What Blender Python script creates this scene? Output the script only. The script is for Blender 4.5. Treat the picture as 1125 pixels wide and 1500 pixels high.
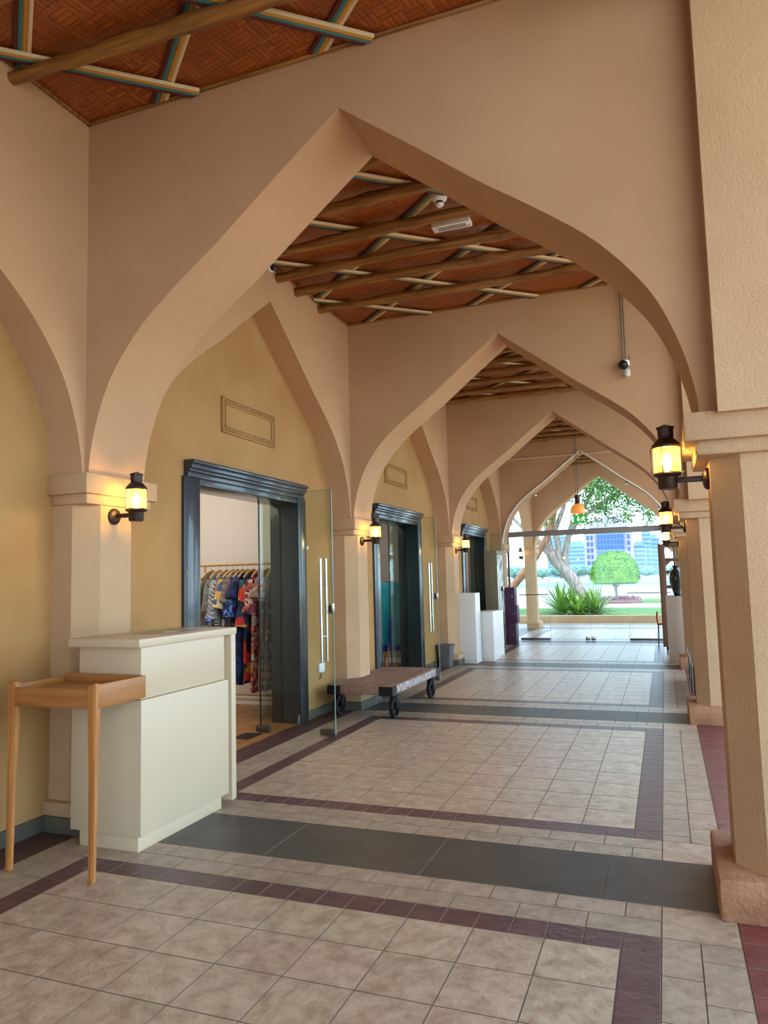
import bpy, bmesh, math, random
from mathutils import Vector, Matrix
random.seed(7)
R = math.radians; PI = math.pi
scene = bpy.context.scene
col = scene.collection
for o in list(bpy.data.objects): bpy.data.objects.remove(o)

# ------------------------------------------------------------------ camera
cam_d = bpy.data.cameras.new('camera'); cam = bpy.data.objects.new('camera', cam_d); col.objects.link(cam)
cam_d.sensor_fit = 'HORIZONTAL'; cam_d.sensor_width = 36.0
cam_d.lens = 1068.16 / 1125 * 36.0
cam_d.clip_start = 0.05; cam_d.clip_end = 1500
RT = Vector((0.9332362, 0.3583487, -0.0256226)); UP = Vector((0.0563146, -0.0754742, 0.9955563)); FW = Vector((-0.3548224, 0.9305320, 0.0906156))
m = Matrix((RT, UP, -FW)).transposed().to_4x4(); m.translation = Vector((0, 0, 1.5))
cam.matrix_world = m
scene.camera = cam

# ------------------------------------------------------------------ world, sun, exposure
scene.view_settings.view_transform = 'Standard'; scene.view_settings.look = 'None'
scene.view_settings.gamma = 1; scene.view_settings.use_curve_mapping = False
scene.view_settings.exposure = 0.36
w = bpy.data.worlds.new('world'); scene.world = w; w.use_nodes = True
nt = w.node_tree; nt.nodes.clear()
wo = nt.nodes.new('ShaderNodeOutputWorld'); bg = nt.nodes.new('ShaderNodeBackground')
tc = nt.nodes.new('ShaderNodeTexCoord'); sep = nt.nodes.new('ShaderNodeSeparateXYZ'); cr = nt.nodes.new('ShaderNodeValToRGB')
nt.links.new(tc.outputs['Generated'], sep.inputs[0]); nt.links.new(sep.outputs['Z'], cr.inputs[0]); nt.links.new(cr.outputs[0], bg.inputs[0])
cr.color_ramp.elements[0].position = 0.0; cr.color_ramp.elements[0].color = (0.58, 0.80, 1.0, 1)
cr.color_ramp.elements[1].position = 0.6; cr.color_ramp.elements[1].color = (0.48, 0.70, 1.0, 1)
bg.inputs[1].default_value = 4.6
nt.links.new(bg.outputs[0], wo.inputs[0])
sd = bpy.data.lights.new('sun', 'SUN'); so = bpy.data.objects.new('sun', sd); col.objects.link(so)
sd.energy = 4.5; sd.angle = R(0.6); sd.color = (1, 0.95, 0.86)
so.rotation_euler = Vector((0.55, -0.62, 1.5)).to_track_quat('Z', 'Y').to_euler(); so.location = (10, -10, 30)

def area(name, loc, size, power, color=(1, 1, 1), rot=(0, 0, 0), sy=None):
    d = bpy.data.lights.new(name, 'AREA'); d.energy = power; d.color = color; d.size = size
    if sy: d.shape = 'RECTANGLE'; d.size_y = sy
    o = bpy.data.objects.new(name, d); col.objects.link(o); o.location = loc; o.rotation_euler = rot
    return o
# ceiling lighting inside the three shops
area('shop_light', (-5.6, 6.3, 3.1), 2.2, 42, (1, 0.95, 0.88))
area('shop_light', (-5.4, 10.4, 3.1), 1.8, 26, (1, 0.95, 0.9))
area('shop_light', (-5.4, 14.8, 3.1), 1.8, 26, (1, 0.95, 0.9))

# ------------------------------------------------------------------ materials
def lin(c):
    return tuple(((v/255)/12.92 if v/255 <= 0.04045 else ((v/255+0.055)/1.055)**2.4) for v in c) + (1,)
MATS = {}
def newmat(name):
    m = bpy.data.materials.new(name); m.use_nodes = True; MATS[name] = m
    return m, m.node_tree, m.node_tree.nodes['Principled BSDF']
def N(nt, t, **kw):
    n = nt.nodes.new(t)
    for k, v in kw.items(): setattr(n, k, v)
    return n
def mixc(nt, fac, a, b):
    mx = N(nt, 'ShaderNodeMix', data_type='RGBA')
    for s, v in ((0, fac), (6, a), (7, b)):
        if hasattr(v, 'links') or hasattr(v, 'is_output'): nt.links.new(v, mx.inputs[s])
        else: mx.inputs[s].default_value = v
    return mx.outputs[2]
def mat(name, c, rough=0.6, metal=0.0, c2=None, scale=5.0, detail=4, bump=0.0, bscale=40.0, bdist=0.01, stretch=None, coat=0.0, spec=0.5, rand=0.0):
    """plain procedural material: colour broken up by noise, optional bump and per-tile variation"""
    m, nt, b = newmat(name)
    b.inputs['Roughness'].default_value = rough; b.inputs['Metallic'].default_value = metal
    b.inputs['Specular IOR Level'].default_value = spec; b.inputs['Coat Weight'].default_value = coat
    tc = N(nt, 'ShaderNodeTexCoord'); vec = tc.outputs['Object']
    if stretch:
        mp = N(nt, 'ShaderNodeMapping'); mp.inputs['Scale'].default_value = stretch; nt.links.new(vec, mp.inputs[0]); vec = mp.outputs[0]
    base = None
    if c2 is not None:
        n = N(nt, 'ShaderNodeTexNoise'); n.inputs['Scale'].default_value = scale; n.inputs['Detail'].default_value = detail
        nt.links.new(vec, n.inputs['Vector'])
        r = N(nt, 'ShaderNodeMapRange'); r.inputs[1].default_value = 0.32; r.inputs[2].default_value = 0.68
        nt.links.new(n.outputs['Fac'], r.inputs[0])
        base = mixc(nt, r.outputs[0], lin(c), lin(c2))
    if rand:
        g = N(nt, 'ShaderNodeNewGeometry'); hs = N(nt, 'ShaderNodeHueSaturation')
        r2 = N(nt, 'ShaderNodeMapRange'); r2.inputs[3].default_value = 1-rand; r2.inputs[4].default_value = 1+rand
        nt.links.new(g.outputs['Random Per Island'], r2.inputs[0]); nt.links.new(r2.outputs[0], hs.inputs['Value'])
        if base: nt.links.new(base, hs.inputs['Color'])
        else: hs.inputs['Color'].default_value = lin(c)
        base = hs.outputs[0]
    if base: nt.links.new(base, b.inputs['Base Color'])
    else: b.inputs['Base Color'].default_value = lin(c)
    if bump:
        n2 = N(nt, 'ShaderNodeTexNoise'); n2.inputs['Scale'].default_value = bscale; n2.inputs['Detail'].default_value = 5
        nt.links.new(vec, n2.inputs['Vector'])
        bp = N(nt, 'ShaderNodeBump'); bp.inputs['Strength'].default_value = bump; bp.inputs['Distance'].default_value = bdist
        nt.links.new(n2.outputs['Fac'], bp.inputs['Height']); nt.links.new(bp.outputs[0], b.inputs['Normal'])
    return m
def emis(name, c, s):
    m, nt, b = newmat(name); b.inputs['Base Color'].default_value = lin(c)
    b.inputs['Emission Color'].default_value = lin(c); b.inputs['Emission Strength'].default_value = s
    return m
def glass(name, tint=(225, 238, 232), rough=0.02, refl=1.0):
    m, nt, b = newmat(name); nt.nodes.remove(b)
    out = nt.nodes['Material Output']
    t = N(nt, 'ShaderNodeBsdfTransparent'); t.inputs[0].default_value = lin(tint)
    g = N(nt, 'ShaderNodeBsdfGlossy'); g.inputs['Roughness'].default_value = rough
    lw = N(nt, 'ShaderNodeLayerWeight'); lw.inputs['Blend'].default_value = 0.5
    pw = N(nt, 'ShaderNodeMath', operation='POWER'); pw.inputs[1].default_value = 4.0; nt.links.new(lw.outputs['Facing'], pw.inputs[0])
    ma = N(nt, 'ShaderNodeMath', operation='MULTIPLY_ADD'); ma.inputs[1].default_value = 0.45*refl; ma.inputs[2].default_value = 0.03*refl; nt.links.new(pw.outputs[0], ma.inputs[0])
    mx = N(nt, 'ShaderNodeMixShader'); nt.links.new(ma.outputs[0], mx.inputs[0]); nt.links.new(t.outputs[0], mx.inputs[1]); nt.links.new(g.outputs[0], mx.inputs[2])
    nt.links.new(mx.outputs[0], out.inputs[0])
    return m

mat('stucco_arch', (198, 155, 117), 0.85, c2=(188, 146, 108), scale=1.3, bump=0.35, bscale=55, bdist=0.006, spec=0.2)
mat('stucco_pier', (198, 163, 124), 0.8, c2=(188, 152, 113), scale=2.0, bump=0.6, bscale=85, bdist=0.007, spec=0.25)
mat('stucco_shop', (180, 138, 86), 0.8, c2=(168, 124, 72), scale=1.6, bump=0.25, bscale=30, bdist=0.006, spec=0.25)  # warm lantern glow on the shop wall is put into this orange
mat('tile_skirt', (94, 90, 74), 0.6, c2=(74, 72, 60), scale=6, bump=0.3)
mat('grout', (126, 108, 88), 0.9)
mat('base_plaster', (186, 142, 102), 0.85, c2=(160, 112, 78), scale=5, bump=1.0, bscale=40, bdist=0.01)
def tilemat(name, c, c2, scale, rough, bump, rand):
    m, nt, b = newmat(name)
    tc = N(nt, 'ShaderNodeTexCoord')
    n = N(nt, 'ShaderNodeTexNoise'); n.inputs['Scale'].default_value = scale; n.inputs['Detail'].default_value = 8; n.inputs['Roughness'].default_value = 0.65; n.inputs['Distortion'].default_value = 0.4
    nt.links.new(tc.outputs['Object'], n.inputs['Vector'])
    r = N(nt, 'ShaderNodeMapRange'); r.inputs[1].default_value = 0.35; r.inputs[2].default_value = 0.62; nt.links.new(n.outputs['Fac'], r.inputs[0])
    base = mixc(nt, r.outputs[0], lin(c2), lin(c))
    g = N(nt, 'ShaderNodeNewGeometry'); hs = N(nt, 'ShaderNodeHueSaturation')
    r2 = N(nt, 'ShaderNodeMapRange'); r2.inputs[3].default_value = 1-rand; r2.inputs[4].default_value = 1+rand
    nt.links.new(g.outputs['Random Per Island'], r2.inputs[0]); nt.links.new(r2.outputs[0], hs.inputs['Value']); nt.links.new(base, hs.inputs['Color'])
    r3 = N(nt, 'ShaderNodeMapRange'); r3.inputs[3].default_value = 0.488; r3.inputs[4].default_value = 0.503
    wn = N(nt, 'ShaderNodeTexWhiteNoise', noise_dimensions='1D'); nt.links.new(g.outputs['Random Per Island'], wn.inputs['W'])
    nt.links.new(wn.outputs['Value'], r3.inputs[0]); nt.links.new(r3.outputs[0], hs.inputs['Hue'])
    nt.links.new(hs.outputs[0], b.inputs['Base Color'])
    b.inputs['Roughness'].default_value = rough
    n2 = N(nt, 'ShaderNodeTexNoise'); n2.inputs['Scale'].default_value = scale*1.6; n2.inputs['Detail'].default_value = 9; n2.inputs['Roughness'].default_value = 0.62; n2.inputs['Distortion'].default_value = 0.8
    nt.links.new(tc.outputs['Object'], n2.inputs['Vector'])
    bp = N(nt, 'ShaderNodeBump'); bp.inputs['Strength'].default_value = bump; bp.inputs['Distance'].default_value = 0.012
    nt.links.new(n2.outputs['Fac'], bp.inputs['Height']); nt.links.new(bp.outputs[0], b.inputs['Normal'])
    return m
tilemat('tile_big', (196, 172, 142), (158, 132, 104), 11, 0.30, 0.55, 0.05)
tilemat('tile_beige', (176, 154, 128), (146, 126, 102), 12, 0.32, 0.55, 0.07)
tilemat('tile_purple', (100, 68, 64), (82, 56, 54), 12, 0.34, 0.5, 0.09)
tilemat('tile_red', (124, 68, 56), (100, 54, 48), 9, 0.45, 0.5, 0.08)
tilemat('tile_darkred', (84, 50, 46), (68, 44, 40), 9, 0.42, 0.5, 0.06)
tilemat('slate', (80, 74, 64), (66, 62, 54), 4, 0.42, 0.12, 0.04)
# woven mat
m, nt, b = newmat('woven_mat')
tc = N(nt, 'ShaderNodeTexCoord')
def strand(rot, sx, sy):
    mp = N(nt, 'ShaderNodeMapping'); mp.inputs['Rotation'].default_value = (0, 0, rot); mp.inputs['Scale'].default_value = (sx, sy, 1)
    nt.links.new(tc.outputs['Object'], mp.inputs[0])
    br = N(nt, 'ShaderNodeTexBrick'); br.inputs['Scale'].default_value = 1.0; br.offset = 0.35; br.offset_frequency = 1
    br.inputs['Brick Width'].default_value = 0.17; br.inputs['Row Height'].default_value = 0.034; br.inputs['Mortar Size'].default_value = 0.003
    br.inputs['Color1'].default_value = lin((192, 104, 38)); br.inputs['Color2'].default_value = lin((150, 74, 24)); br.inputs['Mortar'].default_value = lin((70, 34, 12))
    br.inputs['Bias'].default_value = 0.0
    nt.links.new(mp.outputs[0], br.inputs['Vector']); return br
b1 = strand(R(12), 1, 1); b2 = strand(R(102), 1, 1)
ck = N(nt, 'ShaderNodeTexChecker'); ck.inputs['Scale'].default_value = 7.5
mp = N(nt, 'ShaderNodeMapping'); mp.inputs['Rotation'].default_value = (0, 0, R(12)); nt.links.new(tc.outputs['Object'], mp.inputs[0]); nt.links.new(mp.outputs[0], ck.inputs['Vector'])
ck.inputs['Color1'].default_value = (0, 0, 0, 1); ck.inputs['Color2'].default_value = (1, 1, 1, 1)
cc = mixc(nt, ck.outputs['Fac'], b1.outputs['Color'], b2.outputs['Color'])
nz = N(nt, 'ShaderNodeTexNoise'); nz.inputs['Scale'].default_value = 2.5; nt.links.new(tc.outputs['Object'], nz.inputs['Vector'])
cc2 = mixc(nt, nz.outputs['Fac'], cc, lin((134, 64, 20)))
nt.links.new(cc2, b.inputs['Base Color']); b.inputs['Roughness'].default_value = 0.38; b.inputs['Coat Weight'].default_value = 0.25
nz2 = N(nt, 'ShaderNodeTexNoise'); nz2.inputs['Scale'].default_value = 14; nt.links.new(tc.outputs['Object'], nz2.inputs['Vector'])
fm = mixc(nt, 0.5, cc, nz2.outputs['Color'])
bp = N(nt, 'ShaderNodeBump'); bp.inputs['Strength'].default_value = 0.8; bp.inputs['Distance'].default_value = 0.02; nt.links.new(fm, bp.inputs['Height']); nt.links.new(bp.outputs[0], b.inputs['Normal'])

mat('pole_wood', (168, 114, 50), 0.38, c2=(104, 64, 26), scale=3, detail=6, bump=0.6, bscale=5, bdist=0.02, stretch=(0.8, 12, 12), coat=0.3)
mat('lath_white', (222, 200, 160), 0.5); mat('lath_yellow', (196, 140, 44), 0.5); mat('lath_blue', (58, 122, 126), 0.5); mat('lath_red', (90, 26, 24), 0.5)
mat('counter_white', (206, 184, 150), 0.38, c2=(201, 179, 145), scale=1.2)
mat('oak', (186, 124, 62), 0.42, c2=(160, 100, 46), scale=3, detail=8, bump=0.15, bscale=6, stretch=(14, 14, 0.9))
mat('oak_top', (176, 116, 58), 0.42, c2=(150, 94, 44), scale=3, detail=8, bump=0.15, bscale=6, stretch=(0.9, 14, 14))
mat('oak_side', (176, 116, 58), 0.42, c2=(150, 94, 44), scale=3, detail=8, bump=0.15, bscale=6, stretch=(14, 0.9, 14))
mat('navy_paint', (38, 48, 54), 0.3, coat=0.4)
mat('black_metal', (26, 26, 28), 0.45, metal=0.3)
mat('bronze', (62, 44, 36), 0.42, metal=0.5)
mat('steel', (200, 200, 196), 0.22, metal=1.0)
mat('dark_steel', (110, 108, 102), 0.35, metal=0.9)
mat('white_paint', (232, 230, 224), 0.5)
mat('shop_white', (222, 214, 202), 0.8)
mat('shop_grey', (178, 172, 162), 0.8)
mat('ped_white', (226, 220, 208), 0.4)
mat('pipe_white', (214, 196, 168), 0.5)
mat('purple_board', (66, 26, 58), 0.6)
mat('grey_plastic', (98, 98, 94), 0.4)
mat('cart_wood', (158, 118, 90), 0.6, c2=(112, 86, 76), scale=3, detail=8, bump=0.3, bscale=8, stretch=(14, 1.2, 14), rand=0.15)
mat('cart_side', (196, 184, 176), 0.6, c2=(116, 88, 72), scale=16, detail=6, bump=0.2)
mat('rubber', (30, 30, 32), 0.55)
mat('walnut', (112, 76, 48), 0.45, c2=(92, 60, 38), scale=3, stretch=(14, 14, 1))
mat('rail_wood', (196, 158, 106), 0.5)
mat('parquet', (176, 120, 62), 0.35, c2=(140, 88, 42), scale=3, stretch=(9, 2, 1), rand=0.2)
glass('door_glass', (243, 248, 244))
glass('clear_glass', (248, 251, 250))
glass('lantern_glass', (255, 240, 196), 0.08)
def frosted(m):
    nt = m.node_tree; out = nt.nodes['Material Output']; src = out.inputs[0].links[0].from_socket
    tr = nt.nodes.new('ShaderNodeBsdfTranslucent'); tr.inputs[0].default_value = lin((255, 226, 140))
    mx = nt.nodes.new('ShaderNodeMixShader'); mx.inputs[0].default_value = 0.22
    nt.links.new(src, mx.inputs[1]); nt.links.new(tr.outputs[0], mx.inputs[2]); nt.links.new(mx.outputs[0], out.inputs[0])
frosted(MATS['lantern_glass'])
emis('bulb', (255, 222, 150), 60)
mat('pendant_orange', (226, 150, 64), 0.35)
MATS['pendant_orange'].node_tree.nodes['Principled BSDF'].inputs['Emission Color'].default_value = lin((255, 170, 80))
MATS['pendant_orange'].node_tree.nodes['Principled BSDF'].inputs['Emission Strength'].default_value = 0.35
emis('exit_green', (20, 150, 50), 0.7); emis('exit_white', (240, 240, 220), 0.9)
mat('bottle_blue', (40, 90, 190), 0.4)
mat('lawn', (88, 126, 50), 0.9, c2=(66, 104, 38), scale=3, bump=0.8, bscale=60, bdist=0.05)
mat('sandstone', (206, 184, 150), 0.85, c2=(192, 168, 134), scale=2)
mat('path', (170, 160, 150), 0.9); mat('promenade', (140, 136, 146), 0.8); mat('water', (60, 140, 150), 0.5); mat('sand', (150, 150, 140), 0.9)
mat('bark', (170, 156, 148), 0.85, c2=(122, 108, 100), scale=5, detail=6, bump=0.8, bscale=9, bdist=0.05, stretch=(3, 3, 0.8))  # paled so the trunk looks washed out by outdoor glare and haze
mat('bark_red', (158, 104, 70), 0.8, c2=(120, 78, 54), scale=5, bump=0.6, bscale=9)
mat('leaf_tree', (96, 132, 46), 0.6, c2=(62, 100, 38), scale=2, rand=0.3)
mat('leaf_topiary', (96, 148, 10), 0.6, c2=(62, 112, 8), scale=3, rand=0.35)
mat('leaf_agave', (136, 168, 72), 0.5, c2=(92, 130, 50), scale=4)
mat('flowers', (128, 88, 92), 0.8, rand=0.4)
mat('far_green', (96, 130, 118), 0.9); mat('far_building', (150, 142, 150), 0.9); mat('far_glass', (92, 118, 150), 0.6); mat('far_tower', (120, 150, 166), 0.8)  # distance haze is put into these pale colours
for k in ('leaf_tree', 'leaf_topiary', 'leaf_agave'):
    MATS[k].node_tree.nodes['Principled BSDF'].inputs['Subsurface Weight'].default_value = 0.0

mat('transom_steel', (150, 144, 138), 0.5, metal=0.4)

# ------------------------------------------------------------------ mesh helpers
def link(name, bm, mats, parent=None, loc=None, smooth=True, sharp=35):
    me = bpy.data.meshes.new(name)
    bmesh.ops.recalc_face_normals(bm, faces=bm.faces)
    if smooth:
        for f in bm.faces: f.smooth = True
        for e in bm.edges:
            if len(e.link_faces) == 2 and e.calc_face_angle(0) > R(sharp): e.smooth = False
    bm.to_mesh(me); bm.free()
    if not isinstance(mats, (list, tuple)): mats = [mats]
    for k in mats: me.materials.append(MATS[k])
    o = bpy.data.objects.new(name, me); col.objects.link(o)
    if parent: o.parent = parent
    if loc: o.location = loc
    return o
def box(bm, x0, x1, y0, y1, z0, z1, mi=0, bev=0.0):
    vs = [bm.verts.new((x, y, z)) for z in (z0, z1) for y in (y0, y1) for x in (x0, x1)]
    fs = [bm.faces.new([vs[i] for i in q]) for q in ((0, 2, 3, 1), (4, 5, 7, 6), (0, 1, 5, 4), (2, 6, 7, 3), (0, 4, 6, 2), (1, 3, 7, 5))]
    for f in fs: f.material_index = mi
    if bev:
        r = bmesh.ops.bevel(bm, geom=list({e for f in fs for e in f.edges}), offset=bev, segments=2, affect='EDGES', profile=0.5)
        for f in r['faces']: f.material_index = mi
    return vs
def prism(bm, pts, ax, a0, a1, mi=0):
    """extrude a 2D polygon along axis ax (0,1,2)"""
    def P(p, a):
        return {0: (a, p[0], p[1]), 1: (p[0], a, p[1]), 2: (p[0], p[1], a)}[ax]
    A = [bm.verts.new(P(p, a0)) for p in pts]; B = [bm.verts.new(P(p, a1)) for p in pts]
    fs = [bm.faces.new(A), bm.faces.new(B[::-1])]
    n = len(pts)
    for i in range(n): fs.append(bm.faces.new((A[i], A[(i+1) % n], B[(i+1) % n], B[i])))
    for f in fs: f.material_index = mi
def lathe(bm, prof, c=(0, 0, 0), seg=24, mi=0, ax='z', rot=0.0, cap=True):
    rings = []
    for r, h in prof:
        ring = []
        for i in range(seg):
            a = rot + 2*PI*i/seg
            p = (r*math.cos(a), r*math.sin(a), h)
            if ax == 'x': p = (h, p[0], p[1])
            if ax == 'y': p = (p[0], h, p[1])
            ring.append(bm.verts.new((c[0]+p[0], c[1]+p[1], c[2]+p[2])))
        rings.append(ring)
    for a, b_ in zip(rings, rings[1:]):
        for i in range(seg):
            f = bm.faces.new((a[i], a[(i+1) % seg], b_[(i+1) % seg], b_[i])); f.material_index = mi
    if cap:
        for ring, rev in ((rings[0], True), (rings[-1], False)):
            f = bm.faces.new(ring[::-1] if rev else ring); f.material_index = mi
def tube(bm, pts, rad, seg=8, mi=0, cap=True):
    pts = [Vector(p) for p in pts]
    if not isinstance(rad, (list, tuple)): rad = [rad]*len(pts)
    rings = []; ref = None
    for i, p in enumerate(pts):
        d = (pts[min(i+1, len(pts)-1)] - pts[max(i-1, 0)]).normalized()
        if ref is None: ref = Vector((0, 0, 1)) if abs(d.z) < 0.9 else Vector((1, 0, 0))
        u = d.cross(ref).normalized(); v = d.cross(u).normalized(); ref = -v if False else ref
        rings.append([bm.verts.new(p + rad[i]*(math.cos(2*PI*k/seg)*u + math.sin(2*PI*k/seg)*v)) for k in range(seg)])
    for a, b_ in zip(rings, rings[1:]):
        for k in range(seg):
            f = bm.faces.new((a[k], a[(k+1) % seg], b_[(k+1) % seg], b_[k])); f.material_index = mi
    if cap:
        for r in (rings[0][::-1], rings[-1]):
            f = bm.faces.new(r); f.material_index = mi
def BM(): return bmesh.new()
def bxo(name, dims, mats, parent=None, bev=0.004, smooth=True):
    b = BM(); box(b, *dims, bev=bev); return link(name, b, mats, parent, smooth=smooth)
def tag(o, label, cat, group=None):
    o['label'] = label; o['category'] = cat
    if group: o['group'] = group
    return o
def struct(o): o['kind'] = 'structure'; return o
def thing(name, loc, label, cat, group=None, rz=0):
    o = bpy.data.objects.new(name, None); col.objects.link(o); o.location = loc; o.rotation_euler = (0, 0, rz)
    o.empty_display_size = 0.1
    return tag(o, label, cat, group)
def copy_tree(o, parent=None):
    c = o.copy(); col.objects.link(c); c.parent = parent
    for ch in list(o.children): copy_tree(ch, c)
    return c

# ------------------------------------------------------------------ dimensions
XL, XR, XS = -3.42, 0.26, -3.68        # upper left wall, right wall, recessed shop wall
ZC = 4.57                              # ceiling height
P = 4.26
YA = [3.63 + P*k for k in range(-1, 5)]  # fronts of the cross arches
TH = 0.53
PROF = [(0, 4.20), (.22, 4.03), (.44, 3.86), (.8, 3.575), (1.0, 3.43), (1.2, 3.28), (1.36, 3.145), (1.5, 2.99), (1.62, 2.82), (1.70, 2.64), (1.755, 2.46), (1.785, 2.30), (1.79, 2.215)]
def arch_half(n=40):
    """smoothed half profile, distance from centre and height"""
    out = []
    m = len(PROF)
    for i in range(m-1):
        p0 = PROF[max(i-1, 0)] if i > 1 else PROF[i]; p1 = PROF[i]; p2 = PROF[i+1]; p3 = PROF[min(i+2, m-1)]
        for s in range(4):
            t = s/4
            out.append(tuple(0.5*((2*p1[k]) + (-p0[k]+p2[k])*t + (2*p0[k]-5*p1[k]+4*p2[k]-p3[k])*t*t + (-p0[k]+3*p1[k]-3*p2[k]+p3[k])*t**3) for k in (0, 1)))
    out.append(PROF[-1]); return out
HALF = arch_half()
def arch_pts(c, sc=1.0):
    L = [(c - d*sc, z) for d, z in reversed(HALF)]; Rr = [(c + d*sc, z) for d, z in HALF[1:]]
    return L + Rr
def arch_wall(bm, pts, e0, e1, ztop, ax, a0, a1, mi=0):
    """wall above an arched opening, thickness a0..a1 along ax"""
    pts = [(e0, pts[0][1])] + pts + [(e1, pts[-1][1])]
    def V(p, z, a): return bm.verts.new({1: (p, a, z), 0: (a, p, z)}[ax])
    cols = [(V(p, z, a0), V(p, ztop, a0), V(p, z, a1), V(p, ztop, a1)) for p, z in pts]
    for a, b_ in zip(cols, cols[1:]):
        for q in ((a[0], b_[0], b_[1], a[1]), (a[2], a[3], b_[3], b_[2]), (a[0], a[2], b_[2], b_[0]), (a[1], b_[1], b_[3], a[3])):
            f = bm.faces.new(q); f.material_index = mi
    for c_ in (cols[0], cols[-1]): bm.faces.new((c_[0], c_[1], c_[3], c_[2])).material_index = mi

# ------------------------------------------------------------------ structure: arches, walls, ceiling
for k, y in enumerate(YA):
    b = BM(); arch_wall(b, arch_pts(-1.60), XS+0.01, XR+0.3, ZC+0.1, 1, y, y+TH)
    struct(link('wall_cross_arch' if k == 0 else 'wall_cross_arch', b, 'stucco_arch', sharp=20))
YEND = YA[-1] + TH
b = BM(); box(b, XS-.3, XS, -9.0, -2.0, -.01, 4.7); box(b, XS, XR+.55, -9.3, -9.0, 2.8, 4.7); box(b, XR, XR+.55, -9.0, -4.9, 2.2, 4.7); box(b, XR, XR+.55, -9.0, -6.2, -.01, 2.3)
struct(link('wall_back_light_block', b, 'stucco_arch', smooth=False))  # unseen walls behind the camera, added to dim light from that end
# left upper wall, one pointed blind arch per bay
b = BM()
for k in range(5):
    y0, y1 = YA[k]+TH, YA[k+1]; c = (y0+y1)/2
    arch_wall(b, arch_pts(c, (y1-y0)/2/1.79*0.985), y0-0.3, y1+0.3, ZC+0.05, 0, XS, XL)
struct(link('wall_left', b, 'stucco_arch', sharp=20))
# recessed shop wall with door openings
DOORS = [(5.0, 7.14), (9.19, 11.24), (13.84, 15.88)]; ZD = 2.45
b = BM(); ys = [-2.0] + [v for d in DOORS for v in (d[0]+.1, d[1]-.1)] + [16.9]
for i in range(0, len(ys), 2): box(b, XS-0.3, XS, ys[i], ys[i+1], -0.01, 4.7)
for d in DOORS: box(b, XS-0.3, XS, d[0]+.1, d[1]-.1, ZD, 4.7)
struct(link('wall_shop', b, 'stucco_shop', smooth=False))
# grey-green skirting on the shop wall
b = BM()
for i in range(0, len(ys), 2): box(b, XS, XS+0.015, ys[i]+(-.1 if i else 0), ys[i+1]+.0-(0.1 if i < 6 else 0)+(.1 if i<0 else 0), 0, 0.095, bev=0.003)
struct(link('baseboard_left', b, 'tile_skirt'))
# right wall: tall open bays with a shallow header
b = BM()
box(b, XR, XR+0.55, -9, 21.3, 4.32, ZC+0.1)
for y in YA: box(b, XR, XR+0.55, y-0.12, y+TH+0.12, 2.2, 4.4)
struct(link('wall_right', b, 'stucco_pier', smooth=False))
# ceiling mat and roof
b = BM(); box(b, XS, XR+0.3, -9.2, YEND, ZC, ZC+0.03)
struct(link('ceiling', b, 'woven_mat', smooth=False))
b = BM(); box(b, -9, XR+2.6, -9.3, YEND+0.35, ZC+0.04, ZC+0.3)  # unseen overhang past the right wall added to keep sun out of the bays
struct(link('ceiling_roof_slab', b, 'stucco_arch', smooth=False))
# ledge lines where ceiling meets the walls
b = BM()
for k in range(5):
    y0, y1 = YA[k]+TH, YA[k+1]
    tube(b, [(XL, y1-0.012, ZC-0.012), (XR, y1-0.012, ZC-0.012)], 0.014, 6)
    tube(b, [(XL+0.012, y0, ZC-0.012), (XL+0.012, y1, ZC-0.012)], 0.014, 6)
struct(link('trim_1', b, 'pole_wood'))

# piers ------------------------------------------------------------
def pier_shaft(bm, side):
    c = 0.12
    if side < 0: pts = [(XS, 0), (-3.52, 0), (-3.40, c), (-3.40, 0.53-c), (-3.52, 0.53), (XS, 0.53)]
    else: pts = [(0.226, c+.02), (0.346, 0.02), (0.70, 0.02), (0.82, c+.02), (0.82, 0.53-c), (0.70, 0.53), (0.346, 0.53), (0.226, 0.53-c)]
    prism(bm, pts, 2, 0.12, 2.06)
def make_pier(side, label, group):
    t = thing('arcade_pier', (0, 0, 0), label, 'pillar', group)
    b = BM(); pier_shaft(b, side); link('shaft', b, 'stucco_pier', t, sharp=30)
    b = BM()
    if side < 0:
        box(b, XS, -3.36, -0.05, 0.64, 2.085, 2.216, bev=0.008); box(b, XS, -3.385, -0.02, 0.6, 2.02, 2.09, bev=0.014)
    else:
        box(b, 0.117, 0.93, -0.05, 0.64, 2.085, 2.216, bev=0.008); box(b, 0.165, 0.88, -0.015, 0.6, 2.02, 2.09, bev=0.014)
    link('capital', b, 'stucco_pier', t)
    b = BM()
    if side < 0:
        box(b, XS, -3.33, -0.05, 0.60, 0.095, 0.18, bev=0.01); box(b, XS, -3.325, -0.055, 0.61, -.005, 0.095, mi=1, bev=0.004)
    else: box(b, 0.14, 0.92, -0.05, 0.62, -.005, 0.18, bev=0.022)
    link('base', b, ['stucco_pier' if side < 0 else 'base_plaster', 'tile_skirt'], t)
    return t
PL = ['left pier behind the white counter', 'left pier with lantern beside the wooden cart', 'left pier with lantern behind the tallest white plinth', 'left pier at the glass doors beside the purple boxes', 'left pier beyond the glass doors at the garden arch']
PR = ['large right pier in the foreground with brick-coloured base', 'second right pier from the foreground, before the low black bench', 'third right pier from the foreground, in front of the vase plinth', 'right pier at the glass doors', 'right pier beyond the glass doors at the garden arch']
protoL = make_pier(-1, PL[0], None); protoL.location.y = YA[1]
protoR = make_pier(1, PR[0], None); protoR.location.y = YA[1]-0.03
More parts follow.
